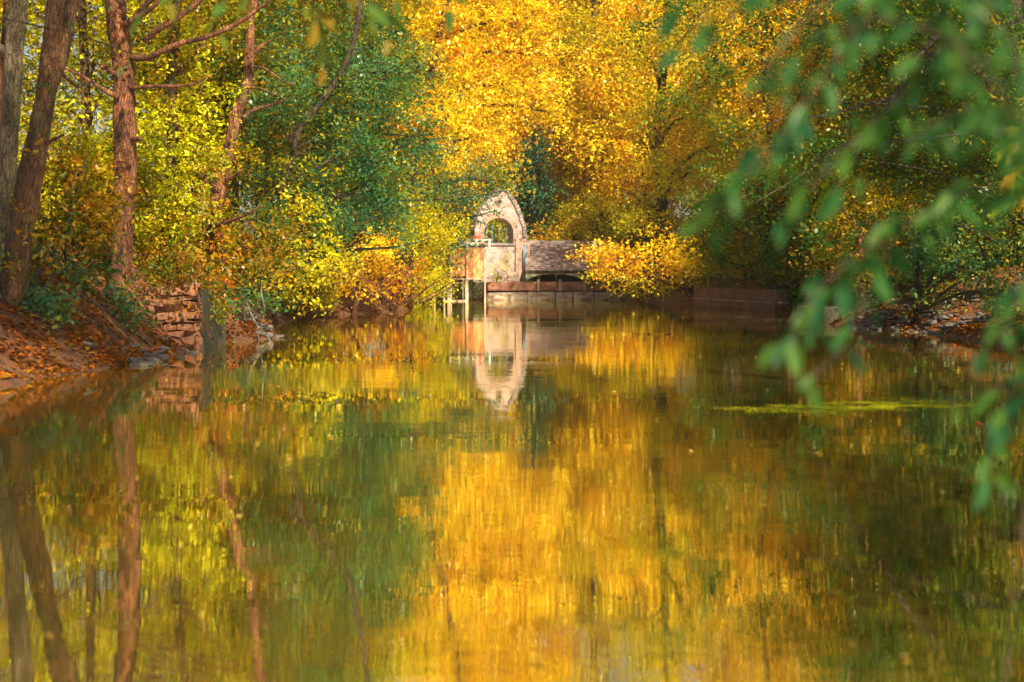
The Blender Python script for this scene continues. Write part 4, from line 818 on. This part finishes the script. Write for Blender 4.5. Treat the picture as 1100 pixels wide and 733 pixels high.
tree('quay_weed', 'tiny green weed on the quay at the left end of the dark opening', 'plant', [st], [B(566, 301, 84.1, 2.6, 4, dn=1.0)], 'green', .09, 'bark_brown')
st = ([np.array((.1, 84.7, 1.0)), P(548, 285, 84.7)], [.03, .01])
tree('wall_climber', 'thin olive climber straggling up the plaster below the arch', 'plant', [st], [B(533, 285, 84.6, 6, 5, .25, .35), B(545, 280, 84.7, 6, 7, .25, .4), B(540, 292, 84.5, 8, 4, .25, .4)], 'olive', .10, 'bark_brown')
st = ([np.array((-2.2, 84.2, -.3)), P(508, 312, 84)], [.03, .02])
tree('reed_clump', 'olive waterside growth in the shade under the orange sluice boards', 'plant', [st], [B(508, 308, 83.6, 9, 9, .5, 1), B(492, 312, 83.6, 8, 8, .5, .9), B(515, 316, 83.8, 6, 6, .4, .8)], 'deep', .12, 'bark_brown')
for px, rx in ((636, 14), (652, 12)):
    x = (px - 550) * S85
    st = ([np.array((x, 84.2, 1.0)), np.array((x, 84.1, 1.4))], [.03, .02])
    tree('quay_shrub', 'grey green shrub on the quay %s' % ('right of the dark opening' if px == 636 else 'beside the overhanging golden bush'), 'shrub', [st], [B(px, 298, 84, rx, 9), B(px + 3, 286, 84.1, rx * .7, 7, dn=.6)], 'dusk', .13, 'bark_brown')

# timber sluice with white railing
Y1 = 79.0; S1 = Y1 / F
sl_ = empty('sluice', (0, Y1, 0) if False else (P(500, 324, Y1)[0], Y1, 0), 'timber sluice with orange boards, white railing and pale legs in the water', 'sluice')
SO = tuple(sl_.location)
zz = lambda py: P(500, py, Y1)[2]; xx = lambda px: (px - 550) * S1
mb = MB()
n = 11; xs = np.linspace(xx(503.2), xx(519.6), n + 1)
for i in range(n): mb.box(xs[i] + .008, xs[i + 1] - .008, Y1 + random.uniform(0, .02), Y1 + .08, zz(299), zz(266))
mb.build('board_panel', M['rust'], sl_, SO)
mb = MB(); n = 12; xs = np.linspace(xx(483), xx(501.4), n + 1)
for i in range(n): mb.box(xs[i] + .008, xs[i + 1] - .008, Y1 + .1 + random.uniform(0, .02), Y1 + .2, zz(297), zz(268))
mb.build('board_panel', M['rust'], sl_, SO)
mb = MB(); mb.box(xx(481), xx(521.5), Y1 - .1, Y1 + 1.1, zz(265.8), zz(264.2)); mb.build('deck', M['bark_dark'], sl_, SO)
mb = MB()
mb.box(xx(482), xx(527), Y1 - .12, Y1 - .05, zz(258.6), zz(257.2)); mb.box(xx(486), xx(515), Y1 - .1, Y1 - .06, zz(263.5), zz(260.4))
for px in (484, 493, 502, 512, 526): mb.box(xx(px) - .05, xx(px) + .05, Y1 - .121, Y1 - .04, zz(265.5), zz(256.8))
mb.build('railing', M['white'], sl_, SO)
for px, top, wpx in ((502.2, 266, 1.0), (521.2, 266, .8), (497.4, 299, 1.0), (501.6, 299, 1.6), (477.5, 300, .8), (482.3, 300, 1.5), (484.8, 268, .7)):
    mb = MB(); bot = -.8 if top > 280 or px < 490 else zz(299)
    if px > 520: bot = -.8
    y_ = Y1 - .06 if px != 497.4 else Y1 + .5
    mb.box(xx(px) - wpx * S1, xx(px) + wpx * S1, y_ - .05, y_ + .05, bot, zz(top), .006)
    mb.build('leg', M['whitewood'], sl_, SO)
mb = MB(); mb.box(xx(476), xx(503), Y1 - .2, Y1 - .12, .0, .07); mb.build('water_beam', M['whitewood'], sl_, SO)
mb = MB(); mb.box(xx(480), xx(521), Y1 - .02, Y1 + .1, zz(300.4), zz(299.1)); mb.build('cross_beam', M['whitewood'], sl_, SO)
p = P(466.5, 333, 57.0)
mb = MB(); mb.tube([(p[0], 57, -.8), (p[0] + .01, 57, .62)], [.05, .045], 8, False)
tag(mb.build('marker_post', M['yellowpost'], None, (p[0], 57, 0)), 'short yellow green post in the water left of the sluice', 'post')

# pink retaining wall on the right bank
rw = empty('retaining_wall', (8.9, 60, 0), 'low pinkish retaining wall along the right bank with pale waterline', 'wall')
def wallseg(mb, a, b, th, z0, z1, off=0):
    a = np.array(a); b = np.array(b); d = unit(b - a); n_ = np.array((-d[1], d[0]))
    V = []
    for z in (z0, z1):
        for q in (a + n_ * off, b + n_ * off, b - n_ * th, a - n_ * th): V.append((*q, z))
    mb.add(V, [(3, 2, 1, 0), (4, 5, 6, 7), (0, 1, 5, 4), (1, 2, 6, 5), (2, 3, 7, 6), (3, 0, 4, 7)])
mb = MB(); wallseg(mb, (8.15, 66.8), (9.55, 54), -.5, .3, .80); mb.build('wall_face', M['pinkwall'], rw, (8.9, 60, 0), bevel=.02)
mb = MB(); wallseg(mb, (8.10, 66.85), (9.5, 53.9), -.6, -.7, .3); mb.build('footing', M['pinkwall'], rw, (8.9, 60, 0))
mb = MB(); wallseg(mb, (8.08, 66.9), (9.48, 53.9), -.62, .303, .34); mb.build('ledge', M['paleband'], rw, (8.9, 60, 0))
mb = MB(); wallseg(mb, (8.3, 43.6), (8.8, 42.0), -.7, -.6, .42); 
tag(mb.build('concrete_block', M['darkconc'], None, (8.4, 43, 0), bevel=.08), 'pale concrete block at the water edge left of the stony right bank', 'block')

# old stone abutment on the left bank
ab = empty('stone_abutment', (-5.9, 26.4, 0), 'sunlit rubble stone abutment standing in the water on the left bank', 'wall')
AB = (-5.9, 26.4, 0)
mb = MB(); mb.box(-6.75, -5.36, 25.52, 27.6, -.7, 1.02); mb.build('core', M['mortar'], ab, AB)
mb = MB(); z = -.35; rowi = 0
while z < 1.36:
    z_top = z
    h = random.uniform(.04, .15); x = -6.8 + random.uniform(0, .1)
    while x < -5.36:
        w2 = random.uniform(.10, .32); x2 = min(x + w2, -5.33)
        if x2 - x > .05 and z < .98 + .12 * math.sin(x * 5.3) + random.uniform(-.05, .08): mb.box(x + .007, x2 - .007, 25.42 + random.uniform(-.09, .08), 25.62, z + .008, z + h - .004, .03)
        x = x2
    z += h
mb.build('stone_face', M['wallstone'], ab, AB, bevel=.018)
mb = MB(); mb.box(-5.355, -5.30, 25.55, 27.6, -.7, 1.02); mb.build('side_face', M['darkconc'], ab, AB, bevel=.02)  # shade of this turned-away side is put into its colour
st = ([np.array((-5.9, 26.4, 1.25)), np.array((-5.9, 26.2, 1.5))], [.03, .02])
tree('abutment_ivy', 'ivy with red and green leaves trailing over the top of the stone abutment', 'plant', [st], [B(165, 294, 25.6, 26, 11, .5), B(200, 296, 25.6, 24, 12, .5), B(156, 316, 25.3, 10, 26, .2, .6), B(186, 276, 26, 30, 14, .5), B(180, 300, 25.35, 24, 9, .15, .7), B(196, 318, 25.35, 12, 14, .12, .35), B(218, 308, 26.2, 12, 18, .6, .9), B(232, 300, 27, 14, 20, .6, .9), B(224, 326, 26.4, 9, 20, .3, .7), B(236, 320, 27.2, 8, 16, .3, .8)], 'russet', .075, 'bark_orange', nper=6, tw=.6, dens=1.1)

# stones along the water edges, each its own
RK = []
for k in range(4):
    mb = MB(); rock(mb, (0, 0, 0), (.5, .38, .22), .16)
    me = mb.build('bank_stone', M['rock'], None, (0, 0, 0), smooth=False); RK.append(me)
firsts = [True] * 4
def put_rock(x, y, z, s, label, group):
    k = random.randrange(4); o = RK[k]
    if not firsts[k]: o = o.copy(); C.objects.link(o)
    firsts[k] = False
    o.location = (x, y, z); o.scale = (s, s * random.uniform(.8, 1.2), s * random.uniform(.6, 1.0)); o.rotation_euler = (random.uniform(-.3, .3), random.uniform(-.3, .3), random.uniform(0, 6.28))
    tag(o, label, 'stone', group)
for i in range(34):
    y = random.uniform(20, 25); xl = np.interp(y, LB[:, 0], LB[:, 1]); x = xl + random.uniform(-.35, .3)
    put_rock(x, y, max(hz(x, y), -.02) + .01, random.uniform(.1, .34), 'small wet grey stone among those at the left waterline by the abutment', 'stones at the left waterline')
for i in range(120):
    y = random.uniform(31, 37); xr = np.interp(y, RB[:, 0], RB[:, 1]); d = random.random() ** 1.6 * 2.2
    x = xr + d - .15
    put_rock(x, y, hz(x, y) + .02, random.uniform(.15, .5) * (1 - .2 * d), 'grey stone among the rubble on the right bank', 'rubble on the right bank')
for i in range(26):
    y = random.uniform(28, 31); xl = np.interp(y, LB[:, 0], LB[:, 1]); x = xl - random.uniform(-.1, .8)
    put_rock(x, y, hz(x, y) + .02, random.uniform(.12, .36), 'dark stone in the shaded recess beside the abutment', 'stones in the left recess')

iv = bpy.data.objects['abutment_ivy']
crown(iv, [B(224, 318, 26.2, 9, 24, .35, 1.2), B(232, 340, 26.9, 8, 24, .35, 1.0), B(238, 318, 27.3, 8, 20, .35, 1.1), B(221, 345, 26.0, 6, 18, .3, .5)], 'deep', .07, 1.2, 6, name='hanging_ivy', origin=iv.location)
# bare twigs
def twig_thing(name, label, parts, m):
    b = P(*parts[0][0][0]); mb = MB()
    for pts, rs in parts:
        q, r = stem(pts, rs); mb.tube(q, r, 7)
    tag(mb.build(name, M[m], None, tuple(b), True), label, 'branch')
twig_thing('dead_branch', 'pale bare forked branch standing in the water beside the recess', [([(294, 371, 28.6), (287, 362, 28.6), (278, 352, 28.6), (270, 338, 28.6), (264, 322, 28.6)], [.9, 1.0, 1.0, .9, .6]), ([(279, 354, 28.6), (283, 340, 28.5), (284, 330, 28.5), (281, 315, 28.5), (281, 302, 28.5)], [.8, .8, .8, .7, .4]), ([(284, 331, 28.5), (294, 333, 28.4), (300, 338, 28.3)], [.4, .3, .2]), ([(277, 356, 28.6), (278, 366, 28.5), (277, 372, 28.5)], [.6, .5, .4])], 'bark_silver')
twig_thing('sunken_branch', 'thin grey twig rising from the water in the dark recess', [([(254, 375, 27.6), (252, 365, 27.6), (254, 350, 27.6), (257, 340, 27.6)], [.5, .5, .4, .3])], 'bark_silver')
twig_thing('trailing_root', 'reddish root trailing down the right edge of the abutment into the water', [([(210, 300, 25.35), (213, 322, 25.3), (219, 345, 25.3), (226, 362, 25.6), (238, 370, 25.9)], [1.6, 1.3, 1.2, 1.2, .6])], 'bark_orange')
twig_thing('drifting_twig', 'dark twig poking up from the water right of the pale branch', [([(297, 372, 28), (303, 364, 28), (318, 352, 28.3)], [.5, .4, .2]), ([(298, 365, 28.1), (310, 366, 28), (320, 364, 28)], [.4, .4, .2])], 'bark_dark')
twig_thing('fallen_log', 'long mossy fallen branch lying along the right bank', [([(930, 318, 35.5), (960, 319, 35), (1000, 320, 34.4), (1030, 314, 34)], [1.2, 1.3, 1.2, .6])], 'bark_brown')
twig_thing('dry_branch', 'thin dry twig floating on the water at the lower right edge', [([(1048, 577, 7.3), (1065, 579, 7.28), (1082, 585, 7.15), (1100, 586, 7.1)], [1.0, 1.4, 1.8, 1.6]), ([(1082, 585, 7.15), (1090, 594, 7.0), (1076, 598, 6.95)], [1.4, 1.0, .6])], 'bark_silver')
for i, (a, b) in enumerate([((70, 352), (110, 345)), ((85, 362), (128, 372)), ((88, 350), (112, 378)), ((120, 350), (170, 384)), ((20, 385), (70, 378)), ((100, 385), (150, 380))]):
    Ya = 20 + 4 * (a[0] / 170)
    def gp(px, Y): 
        x = (px - 550) / F * Y; return np.array((x, Y, hz(x, Y) + .03))
    k = (a[0] + b[0]) / 2
    Yb = 19 + 5.5 * (a[0] / 170) + random.uniform(-.3, .3)
    q = [gp(a[0], Yb), gp(k, Yb + .1), gp(b[0], Yb + .3)]
    mb = MB(); mb.tube(q, [.03, .035, .015], 7)
    tag(mb.build('bank_stick', M['bark_brown'], None, tuple(q[0]), True), 'weathered stick lying among the fallen leaves on the left bank slope', 'stick', 'sticks on the left bank')
# wire across the upper left
p0 = P(-60, 12, 18); p1 = P(0, 20, 18.5); p2 = P(40, 28, 19); p3 = P(90, 40, 20); p4 = P(142, 58, 24.9)
mb = MB(); mb.tube([p0, p1, p2, p3, p4], [.009] * 5, 6); tag(mb.build('wire', M['bark_dark'], None, tuple(p0), True), 'thin dark wire sagging across the trunks at upper left', 'wire')

# ------------------------------------------------------------------ fallen leaves, duckweed
def scatter(n, yr, left, dmax, L, name, mname, label=None):
    y = rng.uniform(*yr, n); d = rng.random(n) ** 1.3 * dmax + .02
    x = np.where(left, np.interp(y, LB[:, 0], LB[:, 1]) - d, np.interp(y, RB[:, 0], RB[:, 1]) + d)
    z = height(x, y) + .015; k = (z > .01) & ((vnoise(x, y, .8, 21) + vnoise(x, y, .3, 22) * .7 > -.12) | (rng.random(n) < .15))
    cen = np.stack([x, y, z], 1)[k]; nr = unit(np.array((0, 0, 1.0)) + rng.normal(size=cen.shape) * .35)
    tag(mesh_np(name, make_leaves(cen, nr, L, .7, 4, .2, 0), 4, M[mname]), kind='stuff')
scatter(60000, (13, 34), True, 7, .075, 'fallen_leaves', 'litter')
scatter(45000, (20, 60), False, 7, .085, 'fallen_leaves', 'litter')
scatter(14000, (34, 80), True, 6, .11, 'fallen_leaves', 'litter')
# duckweed streak
ML0 = leaf_mat('duckweed green', [(.20,.24,.01), (.40,.40,.012), (.55,.52,.02)], .1, gloss=.02)
n = 9000; u = rng.normal(size=n); v = rng.normal(size=n)
x = 3.2 + u * .62 + .25 * v; y = 13.9 + v * .2 * (2.4 - np.abs(u)) + .12 * np.sin(u * 2)
sel = (np.abs(u) < 1.7) & (np.sin(x * 5.1 + y * 9) + np.sin(x * 2.3 - y * 14) + .6 * np.sin(x * 13) > -.7)
cen = np.stack([x, y, np.full(n, .006)], 1)[sel]
tag(mesh_np('duckweed', make_leaves(cen, unit(np.array((0, 0, 1.0)) + rng.normal(size=cen.shape) * .004), .022, .9, 4, 0, 0), 4, ML0), kind='stuff')
# floating leaves, each a thing
fl = None
FLO = [(1052, 457, 'red', 1.6, 'bright orange leaf floating at the right, the largest on the water'), (975, 428, 'red', 1.0, 'orange leaf floating beyond the duckweed streak'), (824, 420, 'red', .9, 'small orange leaf floating left of the duckweed streak'), (253, 393, 'red', 1.3, 'red leaf floating near the abutment reflection'), (234, 385, 'red', 1.0, 'orange leaf floating in front of the recess'), (660, 422, 'gold', .9, 'small gold leaf floating right of the arch reflection'), (760, 445, 'red', .7, 'tiny red leaf floating below the far right bush reflection'), (523, 492, 'gold', .7, 'pale speck of leaf floating below the arch reflection'), (880, 488, 'gold', .7, 'pale speck of leaf floating right of centre'), (742, 486, 'gold', .7, 'pale leaf speck floating in the ripples at centre right'), (445, 338, 'gold', 2.0, 'yellow leaf floating off the brushwood'), (420, 337, 'gold', 2.0, 'yellow leaf floating below the brushwood'), (905, 391, 'gold', 1.0, 'yellowish leaf floating below the stony right bank'), (355, 470, 'gold', .8, 'small pale leaf floating in the green reflection at left')]
ML = {'red': leaf_mat('floating red leaf', [(.62,.10,.02), (.75,.18,.02)], .1), 'gold': leaf_mat('floating yellow leaf', [(.75,.5,.08), (.8,.6,.2)], .1)}
for px, py, c, s, lab in FLO:
    Y = None
    v = 366.5 - py; dy = F * math.cos(PITCH) + v * math.sin(PITCH); dz = v * math.cos(PITCH) - F * math.sin(PITCH); Y = -CAMH / dz * dy
    q = P(px, py, Y); l = .07 * s
    pts = [(-.5, 0, .0), (-.3, .22, .12), (0, .3, .1), (.25, .2, .04), (.5, 0, .14), (.25, -.2, .12), (0, -.3, .05), (-.3, -.22, .03), (0, 0, .0)]
    V = [(a * l, b * l, cc_ * l + .006) for a, b, cc_ in pts]; mb = MB(); mb.v = V; mb.f = [(8, i, (i + 1) % 8) for i in range(8)]
    o = mb.build('floating_leaf', ML[c]); o.location = (q[0], q[1], .0); o.rotation_euler = (0, 0, random.uniform(0, 6))
    a = o.data.attributes.new('rnd', 'FLOAT', 'FACE'); tag(o, lab, 'leaf', 'leaves floating on the river')

# drifting specks, each its own leaf
src = bpy.data.objects['floating_leaf.008']
for i in range(46):
    Y = 4.6 + 24 * random.random() ** 1.4; X = random.uniform(-.33, .33) * Y * 1.0
    o = src.copy(); C.objects.link(o); o.location = (X, Y, 0); o.rotation_euler = (0, 0, random.uniform(0, 6)); k = random.uniform(.35, .9); o.scale = (k, k, k)
    tag(o, 'tiny faded leaf speck drifting on the open water', 'leaf', 'faded leaf specks drifting on the open river')
# small seedlings on both banks
sd = empty('bank_seedling', (0, 0, 0), 'x', 'plant')
bl = [((0, 0, .16), (.16, .16, .08), 1.0), ((.05, .04, .3), (.1, .1, .06), .8)]
o, tips = crown(sd, bl, 'green', .06, 1.1, nper=6, name='leaves', per=10)
mb = MB(); mb.tube([(0, 0, -.05), (.02, .01, .15), (.05, .04, .3)], [.008, .006, .003], 5); mb.build('stem', M['bark_dark'], sd, (0, 0, 0))
for i in range(44):
    left = i < 26
    if left: Y = random.uniform(17.5, 25); X = float(np.interp(Y, LB[:, 0], LB[:, 1])) - random.uniform(.5, 2.6)
    else: Y = random.uniform(28, 42); X = float(np.interp(Y, RB[:, 0], RB[:, 1])) + random.uniform(.6, 2.6)
    r = sd
    if i:
        r = sd.copy(); C.objects.link(r)
        for ch in sd.children: c = ch.copy(); C.objects.link(c); c.parent = r
    r.location = (X, Y, hz(X, Y)); k = random.uniform(.6, 1.4); r.scale = (k, k, k); r.rotation_euler = (0, 0, random.uniform(0, 6))
    tag(r, 'small green seedling among the fallen leaves of the %s bank' % ('left' if left else 'right'), 'plant', 'seedlings on the %s bank' % ('left' if left else 'right'))

# thin golden air between the banks
m, t, o = newmat('haze'); v = t.nodes.new('ShaderNodeVolumePrincipled'); v.inputs['Density'].default_value = .00022; v.inputs['Color'].default_value = (1, .93, .80, 1)
t.links.new(v.outputs[0], o.inputs['Volume']); mb = MB(); mb.box(-620, 620, -90, 920, -3, 60); tag(mb.build('haze', m), kind='stuff')
